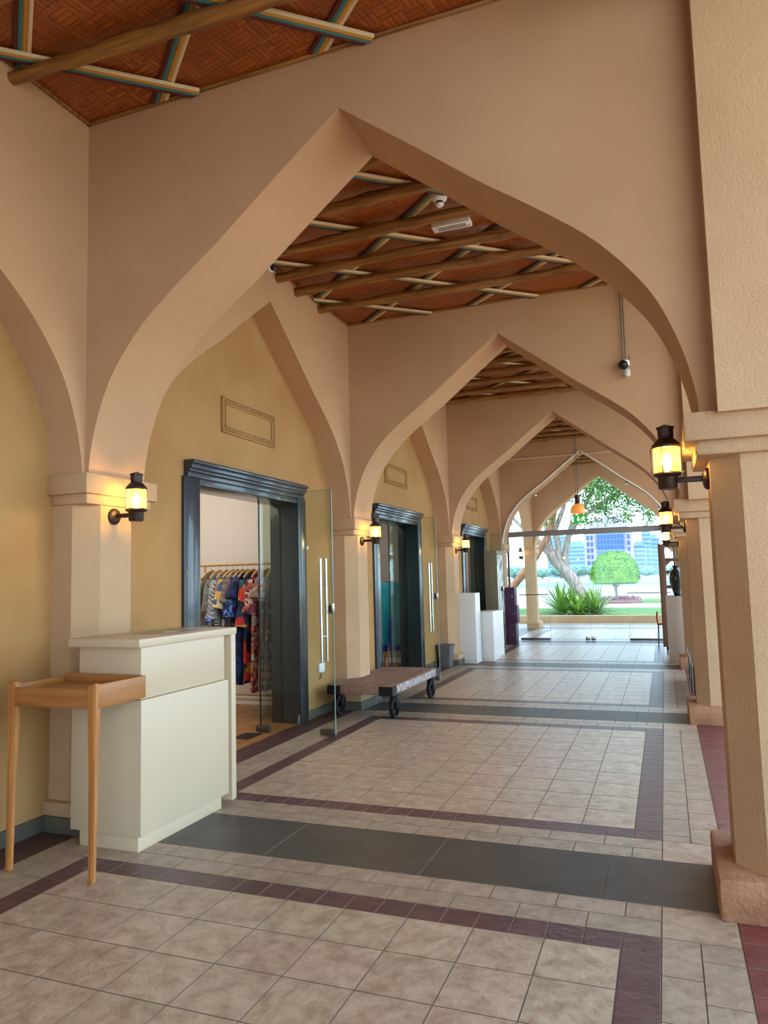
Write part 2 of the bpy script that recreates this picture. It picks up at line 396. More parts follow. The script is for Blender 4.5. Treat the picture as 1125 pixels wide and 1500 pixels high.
for k in range(2, 6):
    c = copy_tree(protoL); c.location.y = YA[k]; c['label'] = 'stone-coloured plastered ' + PL[k-1]; c['group'] = 'piers along the left side'
    if k == 5:
        for ch in c.children:
            if ch.name.startswith('base'): ch.data = ch.data.copy(); ch.data.materials[1] = MATS['stucco_pier']
    c = copy_tree(protoR); c.location.y = YA[k]; c['label'] = 'stone-coloured plastered ' + PR[k-1]; c['group'] = 'piers along the right side'
b = BM()
for xa, xb in ((XS, -3.40), (0.226, 0.82)): box(b, xa, xb, YA[0], YA[0]+.53, 0, 2.216, bev=.01)
struct(link('wall_piers_behind', b, 'stucco_pier'))
protoL['label'] = 'stone-coloured plastered ' + PL[0]; protoR['label'] = 'stone-coloured plastered ' + PR[0]
protoL['group'] = 'piers along the left side'; protoR['group'] = 'piers along the right side'

# ------------------------------------------------------------------ floor
b = BM()
def tile(x0, x1, y0, y1, mi, g=0.0015, h=0.0):
    x0 += g; x1 -= g; y0 += g; y1 -= g; e = 0.0015
    if x1-x0 < 0.02 or y1-y0 < 0.02: return
    lo = [b.verts.new(p) for p in ((x0, y0, -.004), (x1, y0, -.004), (x1, y1, -.004), (x0, y1, -.004))]
    hi = [b.verts.new(p) for p in ((x0+e, y0+e, h), (x1-e, y0+e, h), (x1-e, y1-e, h), (x0+e, y1-e, h))]
    f = b.faces.new(hi); f.material_index = mi
    for i in range(4):
        f = b.faces.new((lo[i], lo[(i+1) % 4], hi[(i+1) % 4], hi[i])); f.material_index = 0
def quad(x0, x1, y0, y1, z, mi):
    f = b.faces.new([b.verts.new(p) for p in ((x0, y0, z), (x1, y0, z), (x1, y1, z), (x0, y1, z))]); f.material_index = mi
GR, BIG, BE, PU, RED, DR, SL = range(7)
quad(-3.7, 3.0, -2.2, 23.0, -0.003, GR)
def row(x0, x1, y0, y1, step, mi, off=0.0):
    x = x1 - off if off else x1
    if off: tile(x, x1, y0, y1, mi)
    while x > x0+1e-4:
        nx = max(x-step, x0); tile(nx, x, y0, y1, mi); x = nx
def colm(x0, x1, y0, y1, step, mi, off=0.0):
    y = y1 - off
    if off: tile(x0, x1, y, y1, mi)
    while y > y0+1e-4:
        ny = max(y-step, y0); 
        if ny-y0 < 0.03: ny = y0
        tile(x0, x1, ny, y, mi); y = ny
for k in range(0, 5):
    s1 = YA[k+1]                     # front of the next slate strip
    s0 = YA[k] + 0.56                # back edge of the previous strip
    # slate strip under the arch
    x = 0.145
    for xe in (-0.355, -1.25, -2.15, -3.05, -3.33): tile(xe, x, s1, s1+0.56, SL, 0.0012, 0.001); x = xe
    ya, yb = s0, s1
    T = 0.3 if k == 0 else 0.311
    for (q0, q1, off) in ((yb-.15, yb, .15), (yb-.30, yb-.15, 0.0), (ya, ya+.15, .15), (ya+.15, ya+.30, 0.0)):
        row(-3.40, -0.097, q0, q1, 0.3035, BE, off+0.001)
    row(-3.10, -0.097, yb-.45, yb-.30, 0.1513, PU); row(-3.10, -0.097, ya+.30, ya+.45, 0.1513, PU)
    colm(-0.25, -0.097, ya+.45, yb-.45, T/2, PU); colm(-3.10, -2.95, ya+.45, yb-.45, T/2, PU)
    colm(-3.25, -3.10, ya+.30, yb-.30, 0.30, BE); colm(-3.40, -3.25, ya+.30, yb-.30, 0.30, BE, 0.15)
    y = yb-.45
    while y > ya+.45+1e-3:
        ny = max(y-T, ya+.45)
        if ny - (ya+.45) < 0.05: ny = ya+.45
        for j in range(9): tile(-0.25-.3*(j+1), -0.25-.3*j, ny, y, BIG)
        y = ny
    # right border
    tile(-0.097, 0.205, yb-.30, yb, BIG); tile(-0.097, 0.205, ya, ya+.30, BIG)
    colm(-0.097, 0.05, ya+.30, yb-.30, 0.30, BE); colm(0.05, 0.205, ya+.30, yb-.30, 0.30, BE, 0.15)
    # outer red zone and dark red edge by the shops
    colm(-3.68, -3.40, ya, yb, 0.62, DR)
    for j in range(9):
        colm(0.205+.3*j, 0.205+.3*(j+1), ya, yb+.56, 0.2 if j == 0 else 0.3, RED, 0.1*(j % 2)+0.001)
for yy in range(6):
    for j in range(13): tile(-3.68+.3*j, -3.38+.3*j, YA[5]+.56+.3*yy, YA[5]+.86+.3*yy, PU if (yy == 2) else BE)
struct(link('floor', b, ['grout', 'tile_big', 'tile_beige', 'tile_purple', 'tile_red', 'tile_darkred', 'slate'], smooth=False))

# ------------------------------------------------------------------ ceiling poles and painted laths
ORD = ['first', 'second', 'third', 'fourth', 'fifth', 'sixth', 'seventh', 'eighth']
BAY = ['nearest', 'second', 'third', 'fourth', 'farthest']
def pole(y, bay, n, tot):
    b = BM(); pts = []; rad = []
    L = XR + 0.1 - (XL - 0.02)
    for i in range(25):
        x = XL + 0.0 + L*i/24 - 0.02
        pts.append((x, random.uniform(-.006, .006) + 0.03*math.sin(i*0.21+n), random.uniform(-.004, .004)))
        rad.append(0.045 + random.uniform(-.005, .006) + 0.004*math.sin(i*.5+n*2) + (0.008 if (i+n) % 7 == 3 else 0))
    tube(b, pts, rad, 12)
    o = link('ceiling_pole', b, 'pole_wood', loc=(0, y, ZC-0.085))
    tag(o, '%s round brown timber pole counted from the camera under the %s bay ceiling' % (ORD[n], BAY[bay]), 'beam', 'timber poles under the woven ceiling')
BEAMS = {0: [0.3, 0.85, 1.4, 2.0, 2.56, 3.05], 1: [4.62, 5.12, 5.65, 6.16, 6.58, 7.13], 2: [8.9, 9.4, 9.9, 10.4, 10.9, 11.45, 11.9], 3: [13.1, 13.6, 14.1, 14.6, 15.1, 15.65, 16.15], 4: [17.4, 18.0, 18.6, 19.2, 19.8, 20.35]}
for bay, ysb in BEAMS.items():
    for n, y in enumerate(ysb): pole(y, bay, n, len(ysb))
def clip(c, s, y0, y1):
    """line y = c + s*x clipped to the bay rectangle"""
    xs = sorted(((y0-c)/s, (y1-c)/s)); a = max(xs[0], XL); e = min(xs[1], XR)
    return (a, e) if e-a > 0.12 else None
LN = {}
def lath(c, s, y0, y1, bay, z):
    r = clip(c, s, y0+.005, y1-.005)
    if not r: return
    a, e = r; A = Vector((a, c+s*a, 0)); E = Vector((e, c+s*e, 0)); d = (E-A); L = d.length; d.normalize(); nrm = Vector((-d.y, d.x, 0))
    b = BM(); W = 0.0235
    order = [3, 2, 1, 0] if s < 0 else [0, 1, 2, 3]
    order = [3, 2, 1, 0]
    for i, mi in enumerate(order):
        off = (i-1.5)*W*1.02
        if s > 0: off = -off
        # bundle of split cane: each strand a flattened bar with a slight bow
        prev = None
        for k in range(9):
            t = k/8; p = d*L*t + nrm*(off + random.uniform(-.0015, .0015))
            ring = [b.verts.new(p + nrm*du + Vector((0, 0, dz))) for du, dz in ((-W/2, .012), (W/2, .012), (W/2, -.001), (W*.2, -.006), (-W*.2, -.006), (-W/2, -.001))]
            if prev:
                for j in range(6):
                    f = b.faces.new((prev[j], prev[(j+1) % 6], ring[(j+1) % 6], ring[j])); f.material_index = mi
            prev = ring
    o = link('ceiling_lath', b, ['lath_white', 'lath_yellow', 'lath_blue', 'lath_red'], loc=(A.x, A.y, z))
    q = LN[(bay, s > 0)] = LN.get((bay, s > 0), -1) + 1
    tag(o, 'striped cane lath slanting %s away from the camera, %s of its direction, %s bay ceiling' % ('right' if s > 0 else 'left', ORD[q], BAY[bay]), 'lath', 'painted laths crossing the %s bay ceiling' % BAY[bay])
for bay in range(5):
    y0, y1 = YA[bay]+TH, YA[bay+1]
    if bay == 0: cp = [1.6, 2.7, 3.78, 4.85, 5.88, 6.9]; cn = [-3.2, -2.1, -1.0, 0.05, 1.1, 2.09, 3.15]
    else: cp = [v + P*(bay-1) for v in (4.4, 5.5, 6.65, 7.75, 8.9, 9.98)]; cn = [v + P*(bay-1) for v in (1.85, 2.95, 4.0, 5.08, 6.2, 7.3)]
    for c in cp: lath(c, 0.885, y0, y1, bay, ZC-0.034)
    for c in cn: lath(c, -0.885, y0, y1, bay, ZC-0.014)

# ------------------------------------------------------------------ doors
def door(n, y0, y1, leafy, leafx1):
    b = BM(); fw = 0.2; z1 = 2.39
    X0, X1 = XS-0.3, XS+0.03
    for (a, e) in ((y0-.02, y0+fw), (y1-fw+.04, y1+.02)):
        box(b, X0-.02, X1, a, e, 0, z1, bev=0.006)
    box(b, X0-.02, X1-.01, y0+fw, y1-fw+.04, 2.33, z1+.02, bev=0.006)
    o = link('door_%d' % n, b, 'navy_paint'); struct(o)
    # stepped cornice
    b = BM()
    for (zz0, zz1, pr) in ((2.385, 2.43, 0.045), (2.43, 2.455, 0.065), (2.455, 2.495, 0.085), (2.495, 2.525, 0.105)):
        box(b, XS-.01, XS+pr, y0+.01, y1-.05, zz0, zz1, bev=0.004)
    link('cornice', b, 'navy_paint', o)
    # fixed side panes inside the opening
    ym = leafy
    for (a, e) in ((y0+fw, y0+fw+.16), (ym+.03, y1-fw+.04)):
        g = bxo('side_pane', (XS-.2, XS-.19, a, e, 0.01, 2.33), 'door_glass', o, bev=0)
        bb = BM(); box(bb, XS-.203, XS-.187, a, a+.008, 0.01, 2.33); box(bb, XS-.203, XS-.187, e-.008, e, .01, 2.33)
        link('pane_edge', bb, 'black_metal', g)
    # glass leaf standing open into the passage
    L = bpy.data.objects.new('glass_leaf_pivot', None)
    g = BM(); box(g, -3.86, leafx1, -0.006, 0.006, 0.02, 2.39); leaf = link('glass_leaf', g, 'door_glass', o)
    leaf.location = (0, leafy, 0)
    bpy.data.objects.remove(L)
    e = BM(); box(e, leafx1-.004, leafx1+.001, -.0065, .0065, .02, 2.39); box(e, -3.86, leafx1, -.0065, .0065, 2.387, 2.392); link('glass_edge', e, 'pane_green', leaf)
    e = BM(); box(e, leafx1-.16, leafx1, -.02, .02, .01, .07, bev=.004); link('patch_fitting', e, 'dark_steel', leaf)
    e = BM(); box(e, -3.9, -3.74, -.02, .02, .01, .07, bev=.004); link('patch_fitting', e, 'dark_steel', leaf)
    e = BM(); box(e, -3.88, -3.80, -.02, .02, 2.33, 2.41, bev=.004); link('pivot_fitting', e, 'steel', leaf)
    e = BM()
    hx = leafx1 - 0.105
    for s in (-1, 1):
        tube(e, [(hx, s*0.06, 0.71), (hx, s*0.06, 1.71)], 0.014, 12)
    for z in (0.95, 1.45): tube(e, [(hx, -0.06, z), (hx, 0.06, z)], 0.008, 10)
    link('pull_handle', e, 'steel', leaf)
    e = BM(); box(e, leafx1-.06, leafx1+.004, -.018, .018, 1.17, 1.27, bev=.003); box(e, leafx1-.045, leafx1-.015, -.022, .022, 1.19, 1.25, mi=1); link('lock', e, ['steel', 'bronze'], leaf)
    e = BM(); box(e, -3.99, -3.80, leafy-.32, leafy-.06, -.002, .006); link('floor_spring_cover', e, 'black_metal', o)
    return o
mat('pane_green', (120, 150, 140), 0.2)
door(1, 5.0, 7.14, 6.5, -3.03)
door(2, 9.19, 11.24, 10.3, -3.12)
door(3, 13.84, 15.88, 15.1, -3.14)

# shop rooms behind
def room(y0, y1, x0, wallm, n):
    b = BM()
    box(b, x0-.1, x0, y0, y1, 0, 3.3); box(b, x0, XS-.3, y1, y1+.1, 0, 3.3); box(b, x0, XS-.3, y0-.1, y0, 0, 3.3); box(b, x0, XS-.3, y0, y1, 3.3, 3.4)
    struct(link('wall_shop_interior_%d' % n, b, wallm, smooth=False))
    b = BM(); 
    x = x0; i = 0
    while x < XS-.02:
        y = y0 - (0.3*(i % 3))
        while y < y1:
            ya, yb = max(y, y0), min(y+.9, y1)
            if yb-ya > .01:
                box(b, x+.001, min(x+.09, XS)-.001, ya+.001, yb-.001, -.02, 0.0)
            y += .9
        x += .09; i += 1
    struct(link('floor_shop_%d' % n, b, 'parquet', smooth=False))
    b = BM(); box(b, x0, XS-.3, y1-.015, y1, 0, .09); struct(link('baseboard_shop_%d' % n, b, 'white_paint', smooth=False))
room(4.2, 7.95, -8.2, 'shop_white', 1)
room(8.3, 12.35, -7.5, 'shop_grey', 2)
room(13.2, 16.4, -7.5, 'shop_white', 3)
b = BM(); box(b, XS-.3, XS-.02, 4.3, 16.2, -.015, -.003); struct(link('floor_threshold', b, 'slate', smooth=False))

# wall plaques with beaded border
def plaque(y0, y1, z0, z1, label):
    t = BM(); x = XS
    box(t, x, x+.006, y0, y1, z0, z1)
    for (a, e, f_, g_) in ((y0, y1, z1-.012, z1), (y0, y1, z0, z0+.012), (y0, y0+.012, z0, z1), (y1-.012, y1, z0, z1)): box(t, x, x+.022, a, e, f_, g_, bev=.003)
    i0, i1, j0, j1 = y0+.055, y1-.055, z0+.055, z1-.055
    for (a, e, f_, g_) in ((i0, i1, j1-.012, j1), (i0, i1, j0, j0+.012), (i0, i0+.012, j0, j1), (i1-.012, i1, j0, j1)): box(t, x, x+.022, a, e, f_, g_, bev=.003)
    o = link('wall_plaque', t, 'stucco_shop'); tag(o, label, 'plaque', 'plaster panels above the shop doors')
    t = BM(); n = int((y1-y0)/.032)
    for i in range(n):
        yy = y0+.03+i*(y1-y0-.06)/(n-1)
        for zz in (z0+.034, z1-.034): box(t, x, x+.018, yy-.007, yy+.009, zz-.012, zz+.012)
    n = int((z1-z0)/.032)
    for i in range(n):
        zz = z0+.06+i*(z1-z0-.12)/(n-1)
        for yy in (y0+.034, y1-.034): box(t, x, x+.018, yy-.012, yy+.012, zz-.007, zz+.009)
    link('beaded_border', t, 'stucco_shop', o)
plaque(5.56, 6.52, 2.86, 3.19, 'tan plaster panel with beaded frame above the nearest shop door')
plaque(9.71, 10.65, 2.87, 3.17, 'tan plaster panel with beaded frame above the second shop door')
plaque(14.35, 15.2, 2.86, 3.16, 'tan plaster panel with beaded frame above the third shop door')

# ------------------------------------------------------------------ lanterns
def lantern(label, group):
    """built with its wall plate at the origin, arm along +X"""
    t = thing('wall_lantern', (0, 0, 0), label, 'lantern', group)
    b = BM(); lathe(b, [(0.054, 0), (0.054, 0.012), (0.046, 0.022), (0.02, 0.03)], ax='x', seg=28); link('wall_plate', b, 'bronze', t)
    b = BM(); box(b, 0.02, 0.15, -.011, .011, -.012, .016, bev=.003); link('arm', b, 'bronze', t)
    cx = 0.185
    b = BM(); lathe(b, [(0.044, -.04), (0.048, -.034), (0.048, .012), (0.052, .02), (0.066, .026), (0.07, .034), (0.062, .042), (0.03, .042)], (cx, 0, 0), 28); link('lamp_base', b, 'bronze', t)
    b = BM(); pr = []
    for i in range(25):
        z = .042 + .125*i/24; pr.append((0.064 + 0.0022*math.sin(i*PI*0.9), z))
    lathe(b, pr, (cx, 0, 0), 32, cap=False); link('ribbed_glass', b, 'lantern_glass', t)
    b = BM(); lathe(b, [(0.03, .166), (0.068, .166), (0.07, .178), (0.062, .188), (0.04, .212), (0.036, .214), (0.036, .222)], (cx, 0, 0), 28)
    lathe(b, [(0.036, .222), (0.04, .224), (0.04, .262), (0.046, .264), (0.046, .27), (0.004, .286)], (cx, 0, 0), 8, rot=PI/8); link('lamp_cap', b, 'bronze', t)
    for i in range(4):
        b = BM(); a = PI/4 + i*PI/2 + .5; c_, s_ = math.cos(a), math.sin(a)
        tube(b, [(cx+.066*c_, .066*s_, .03), (cx+.079*c_, .079*s_, .045), (cx+.079*c_, .079*s_, .165), (cx+.068*c_, .068*s_, .18)], .0025, 6)
        link('cage_bar', b, 'bronze', t)
    b = BM(); lathe(b, [(0.008, .05), (0.017, .07), (0.021, .1), (0.016, .125), (0.003, .14)], (cx, 0, 0), 14); link('bulb', b, 'bulb', t)
    return t
LL = [('L', 0, 'lit brass-toned lantern on the left pier above the white counter'), ('L', 1, 'lit lantern on the left pier beside the wooden cart'), ('L', 2, 'lit lantern on the left pier above the white plinths'),
      ('R', 0, 'large lit lantern on the foreground right pier'), ('R', 1, 'lit lantern on the second right pier, below the largest one'), ('R', 2, 'small lit lantern on the third right pier above the vase')]
pl = None
for s, k, lab in LL:
    if pl is None: t = pl = lantern(lab, 'lit ship-style lanterns on the piers')
    else: t = copy_tree(pl); t['label'] = lab
    y = YA[k+1] + 0.24
    if s == 'L': t.location = (-3.40, y, 1.955)
    else: t.location = (0.226, y, 1.945); t.rotation_euler = (0, 0, PI)
    cx = t.location.x + (0.185 if s == 'L' else -0.185)
    d = bpy.data.lights.new('lantern_light', 'POINT'); d.energy = 13.0 if s == 'L' else 7.0; d.color = (1, 0.70, 0.30); d.shadow_soft_size = 0.03
    q = bpy.data.objects.new('lantern_light', d); col.objects.link(q); q.location = (cx, y, 2.055)
# unlit lantern outside
t = copy_tree(pl); t['label'] = 'grey lantern on the left pier beyond the glass doors'; t.location = (-3.75, YA[5], 1.98); t.rotation_euler = (0, 0, -PI/2)

# ------------------------------------------------------------------ reception counter
t = thing('reception_counter', (-3.08, 3.93, 0), 'white reception counter with overhanging top beside the oak tray table', 'counter')
def lp(o, root):
    o.location = -Vector(root.location); return o
def child(name, dims, m_, root, bev=.004):
    return lp(bxo(name, dims, m_, root, bev), root)
child('plinth', (-3.27, -2.85, 3.46, 4.29, 0, .095), 'counter_white', t)
child('lower_panel', (-3.325, -2.82, 3.445, 4.335, .09, .842), 'counter_white', t, .003)
child('upper_panel', (-3.285, -2.835, 3.46, 4.31, .845, 1.145), 'counter_white', t, .003)
child('end_panel', (-3.30, -2.822, 4.375, 4.43, .03, 1.142), 'counter_white', t, .003)
child('recess_panel', (-3.20, -2.90, 4.31, 4.375, .1, 1.142), 'counter_white', t, .003)
child('countertop', (-3.335, -2.815, 3.42, 4.435, 1.142, 1.188), 'counter_white', t, .003)
o = bxo('acrylic_tray', (-3.22, -2.95, 3.82, 4.24, 1.189, 1.204), 'clear_glass', bev=.003); tag(o, 'clear flat acrylic tray lying on the white counter', 'tray')
b = BM(); lathe(b, [(.018, 0), (.02, .005), (.02, .035), (.014, .045), (.012, .048)], seg=18); o = link('small_bottle', b, 'clear_glass', loc=(-2.98, 4.33, 1.188)); tag(o, 'small clear bottle with blue cap on the white counter', 'bottle')
b = BM(); lathe(b, [(.017, .046), (.017, .066), (.014, .068)], seg=18); link('cap', b, 'bottle_blue', o)

# ------------------------------------------------------------------ oak tray table
t = thing('tray_table', (-3.07, 3.24, 0), 'oak tray table with raised rim and slim tapered legs before the counter', 'table')
x0, x1, y0, y1 = -3.375, -2.775, 3.035, 3.43
b = BM(); box(b, x0+.01, x1-.01, y0+.01, y1-.01, .925, .94); lp(link('tray_panel', b, 'oak_top', t), t)
for (a, e, z) in ((y0, y0+.02, .963), (y1-.02, y1, .99)):
    b = BM(); box(b, x0+.02, x1-.02, a, e, .865, z, bev=.004); lp(link('rim', b, 'oak_top', t), t)
for (a, z) in ((x0, .975), (x1-.02, .988)):
    b = BM(); box(b, a, a+.02, y0+.02, y1, .865, z, bev=.004); lp(link('side_rail', b, 'oak_side', t), t)
for sx, xx in ((1, x0), (-1, x1)):
    for sy, yy in ((1, y0),):
        b = BM(); pr = [(.0, .032, .05), (.5, .038, .05), (.84, .05, .052), (.95, .056, .054), (.985, .05, .05), (.995, .034, .03)]
        rings = []
        for h, wd, dp in pr:
            # tapered foot splays slightly outward
            ox = xx - sx*0.0 + sx*(.006)*(1-h); a0 = ox; a1 = ox + sx*wd; c0 = yy - sy*.004; c1 = c0 + sy*wd
            rings.append([b.verts.new(p) for p in ((a0, c0, h), (a1, c0, h), (a1, c1, h), (a0, c1, h))])
        for r0, r1 in zip(rings, rings[1:]):
            for i in range(4): b.faces.new((r0[i], r0[(i+1) % 4], r1[(i+1) % 4], r1[i]))
        b.faces.new(rings[0]); b.faces.new(rings[-1])
        bmesh.ops.recalc_face_normals(b, faces=b.faces)
        bmesh.ops.bevel(b, geom=[e for e in b.edges], offset=.006, segments=2, affect='EDGES')
        lp(link('leg', b, 'oak', t), t)

# ------------------------------------------------------------------ clothes rail, hangers, garments
def garment_mat(name, cols, scale, kind='vor', base=(200, 190, 170)):
    m, nt, b_ = newmat(name); tc = N(nt, 'ShaderNodeTexCoord')
    if kind == 'vor':
        v = N(nt, 'ShaderNodeTexVoronoi'); v.inputs['Scale'].default_value = scale; v.inputs['Randomness'].default_value = 1
        nz = N(nt, 'ShaderNodeTexNoise'); nz.inputs['Scale'].default_value = scale*.6; nt.links.new(tc.outputs['Object'], nz.inputs['Vector'])
        ad = N(nt, 'ShaderNodeVectorMath', operation='MULTIPLY_ADD'); ad.inputs[1].default_value = (.12,)*3; nt.links.new(nz.outputs['Color'], ad.inputs[0]); nt.links.new(tc.outputs['Object'], ad.inputs[2])
        nt.links.new(ad.outputs[0], v.inputs['Vector']); sp = N(nt, 'ShaderNodeSeparateColor'); nt.links.new(v.outputs['Color'], sp.inputs[0]); fac = sp.outputs[0]
    elif kind == 'check':
        v = N(nt, 'ShaderNodeTexChecker'); v.inputs['Scale'].default_value = scale; nt.links.new(tc.outputs['Object'], v.inputs['Vector']); fac = v.outputs['Fac']
    else:
        v = N(nt, 'ShaderNodeTexNoise'); v.inputs['Scale'].default_value = scale; v.inputs['Detail'].default_value = 5; nt.links.new(tc.outputs['Object'], v.inputs['Vector']); fac = v.outputs['Fac']
    r = N(nt, 'ShaderNodeValToRGB'); r.color_ramp.interpolation = 'CONSTANT' if kind != 'noise' else 'LINEAR'
    n = len(cols); el = r.color_ramp.elements
    lo, hi = (0.0, 1.0) if kind != 'noise' else (.3, .75)
    el[0].position = lo; el[0].color = lin(cols[0]); el[1].position = lo+(hi-lo)/n; el[1].color = lin(cols[1])
    for i in range(2, n): e = el.new(lo+(hi-lo)*i/n); e.color = lin(cols[i])
    nt.links.new(fac, r.inputs[0]); nt.links.new(r.outputs[0], b_.inputs['Base Color']); b_.inputs['Roughness'].default_value = .8
def garment(name, m_, L, wsh, whem, slv, loc, rz=0, label='', cat='garment', group=None, th=.05, seed=0, sw=.075, trim=None):
    """hanging garment in the local XZ plane, neck at the origin"""
    rnd = random.Random(seed); b = BM(); S = 28; rows = 22; rings = []
    ph = rnd.uniform(0, 6)
    for i in range(rows+1):
        t_ = i/rows; z = -L*t_
        if t_ < .06: hw = .06 + (wsh-.06)*(t_/.06)**.8*.9; z = -.07*(t_/.06)
        else: hw = wsh*.9 + (whem-wsh*.9)*((t_-.06)/.94)**1.1; z = -.07-(L-.07)*(t_-.06)/.94
        ring = []
        for k in range(S):
            a = 2*PI*k/S; fold = .35*math.sin(5*a+ph+3*t_)*min(1, t_*2.2)+.2*math.sin(9*a+2*ph)*t_
            d = th*(.55+.45*min(1, t_*2))*(1+fold)
            ring.append(b.verts.new((hw*math.cos(a)*(1+.02*fold), d*math.sin(a), z + (.012*math.sin(3*a+ph) if i == rows else 0))))
        rings.append(ring)
    for r0, r1 in zip(rings, rings[1:]):
        for k in range(S): b.faces.new((r0[k], r0[(k+1) % S], r1[(k+1) % S], r1[k]))
    b.faces.new(rings[0]); b.faces.new(rings[-1])
    for s in (-1, 1):
        p0 = Vector((s*(wsh*.82), 0, -.11)); n_ = 8; pts = []; rd = []
        for i in range(n_+1):
            q = i/n_; pts.append(p0 + Vector((s*(.10*q**.7+.01), .01*math.sin(q*5+ph), -slv*q))); rd.append(.055+(sw-.055)*q)
        tube(b, pts, rd, 12)
    o = link(name, b, m_, loc=loc, sharp=60); o.rotation_euler = (0, 0, rz); tag(o, label, cat, group)
    return o
def make_hanger(label, group):
    b = BM(); tube(b, [(-.2, 0, -.11), (-.12, 0, -.055), (0, 0, -.02), (.12, 0, -.055), (.2, 0, -.11)], [.011, .014, .016, .014, .011], 8)
    o = link('clothes_hanger', b, 'rail_wood')
    tag(o, label, 'hanger', group)
    b = BM(); pts = [(0, 0, -.02), (0, 0, .035)] + [(.02-.02*math.cos(a), 0, .035+.028*math.sin(a)) for a in [i*PI*1.15/8 for i in range(1, 9)]]
    tube(b, pts, .0025, 6); link('hook', b, 'steel', o)
    return o
RY, RZ = 7.3, 1.705
t = thing('clothes_rail', (-4.6, RY, 0), 'light wooden clothes rail on castors inside the nearest shop', 'clothes rail')
def rl(o): return lp(o, t)
b = BM(); tube(b, [(-5.13, RY, RZ), (-3.99, RY, RZ)], .016, 12); rl(link('top_bar', b, 'rail_wood', t))
for xx in (-5.06, -4.02):
    b = BM(); tube(b, [(xx, RY, .12), (xx, RY, RZ)], .014, 10); rl(link('upright', b, 'rail_wood', t))
    b = BM(); tube(b, [(xx, RY-.24, .12), (xx, RY+.24, .12)], .016, 10); rl(link('foot', b, 'rail_wood', t))
    for yy in (RY-.22, RY+.22):
        b = BM(); lathe(b, [(.012, -.012), (.032, -.012), (.034, 0), (.032, .012), (.012, .012)], (xx, yy, .034), 16, ax='x'); box(b, xx-.016, xx+.016, yy-.01, yy+.01, .05, .115); rl(link('castor', b, 'white_paint', t))
b = BM(); tube(b, [(-5.06, RY-.14, .2), (-4.02, RY-.14, .2)], .012, 8); tube(b, [(-5.06, RY+.14, .2), (-4.02, RY+.14, .2)], .012, 8); rl(link('lower_bar', b, 'rail_wood', t))
garment_mat('g_beige', [(176, 160, 136), (150, 132, 110), (196, 180, 152), (140, 110, 96)], 30)
garment_mat('g_grey', [(110, 108, 100), (128, 124, 112), (92, 90, 84)], 18, 'noise')
garment_mat('g_check', [(30, 36, 52), (216, 216, 214)], 60, 'check')
garment_mat('g_yellow', [(96, 150, 176), (206, 160, 70), (220, 200, 150), (60, 90, 130), (170, 110, 90)], 16)
garment_mat('g_brown', [(120, 96, 86), (98, 82, 78), (140, 118, 104)], 22)
garment_mat('g_blue', [(26, 44, 96), (52, 84, 150), (20, 32, 78), (112, 140, 190), (30, 54, 110)], 26)
garment_mat('g_navy', [(18, 26, 54), (26, 40, 84), (14, 20, 40), (40, 60, 120)], 20)
garment_mat('g_red', [(196, 40, 34), (24, 50, 74), (214, 150, 40), (206, 52, 40), (34, 82, 88), (20, 30, 50)], 9)
garment_mat('g_redlong', [(178, 52, 44), (196, 150, 120), (150, 40, 60), (200, 176, 150), (70, 40, 70), (196, 90, 60)], 24)
garment_mat('g_floral', [(150, 124, 104), (124, 104, 92), (168, 92, 76), (100, 96, 100), (178, 160, 136), (90, 70, 70)], 26)
GG = [(-4.97, 'g_beige', .82, 'beige patterned shirt, the leftmost garment on the rail'), (-4.86, 'g_grey', .86, 'plain grey shirt on the clothes rail'), (-4.77, 'g_check', .9, 'black and white checked shirt on the clothes rail'),
      (-4.685, 'g_yellow', .84, 'light blue and yellow patterned shirt on the clothes rail'), (-4.62, 'g_brown', .95, 'greyish brown shirt behind the blue printed one'), (-4.55, 'g_blue', .8, 'blue and white printed shirt on the clothes rail'), (-4.485, 'g_navy', 1.25, 'long dark navy dress on the clothes rail'),
      (-4.41, 'g_red', 1.22, 'red, teal and yellow dress with bold large print'), (-4.31, 'g_redlong', 1.33, 'long red and cream flowered dress on the clothes rail'), (-4.22, 'g_floral', 1.3, 'long muted brown floral dress near the rail right end'), (-4.12, 'g_floral', 1.3, 'long brown floral dress, last on the rail')]
for i, (x, mm, L, lab) in enumerate(GG):
    long_ = L > 1
    garment('dress' if long_ else 'shirt', mm, L, .24, .25 if not long_ else .27, (.26, .34, .42, .3, .24, .4, .2, .5, .36, .2, .2)[i], (x, RY, RZ-.085), PI/2 + random.uniform(-.12, .12), lab, 'dress' if long_ else 'shirt', 'clothes on the wooden rail', th=.042, seed=i)
h0 = None
for i, (x, mm, L, lab) in enumerate(GG):
    lab2 = 'wooden hanger holding the ' + lab.split(',')[0].split(' on the')[0].split(' with ')[0]
    if lab2.endswith('behind the blue printed one'): lab2 = 'wooden hanger of the greyish brown shirt'
    if i == 9: lab2 = 'wooden hanger of the floral dress near the rail right end'
    if i == 10: lab2 = 'wooden hanger of the last brown floral dress on the rail'
    if h0 is None: o = h0 = make_hanger(lab2, 'wooden hangers on the rail')
    else: o = copy_tree(h0)
    o['label'] = lab2; o.location = (x, RY, RZ-.045); o.rotation_euler = (0, 0, PI/2)

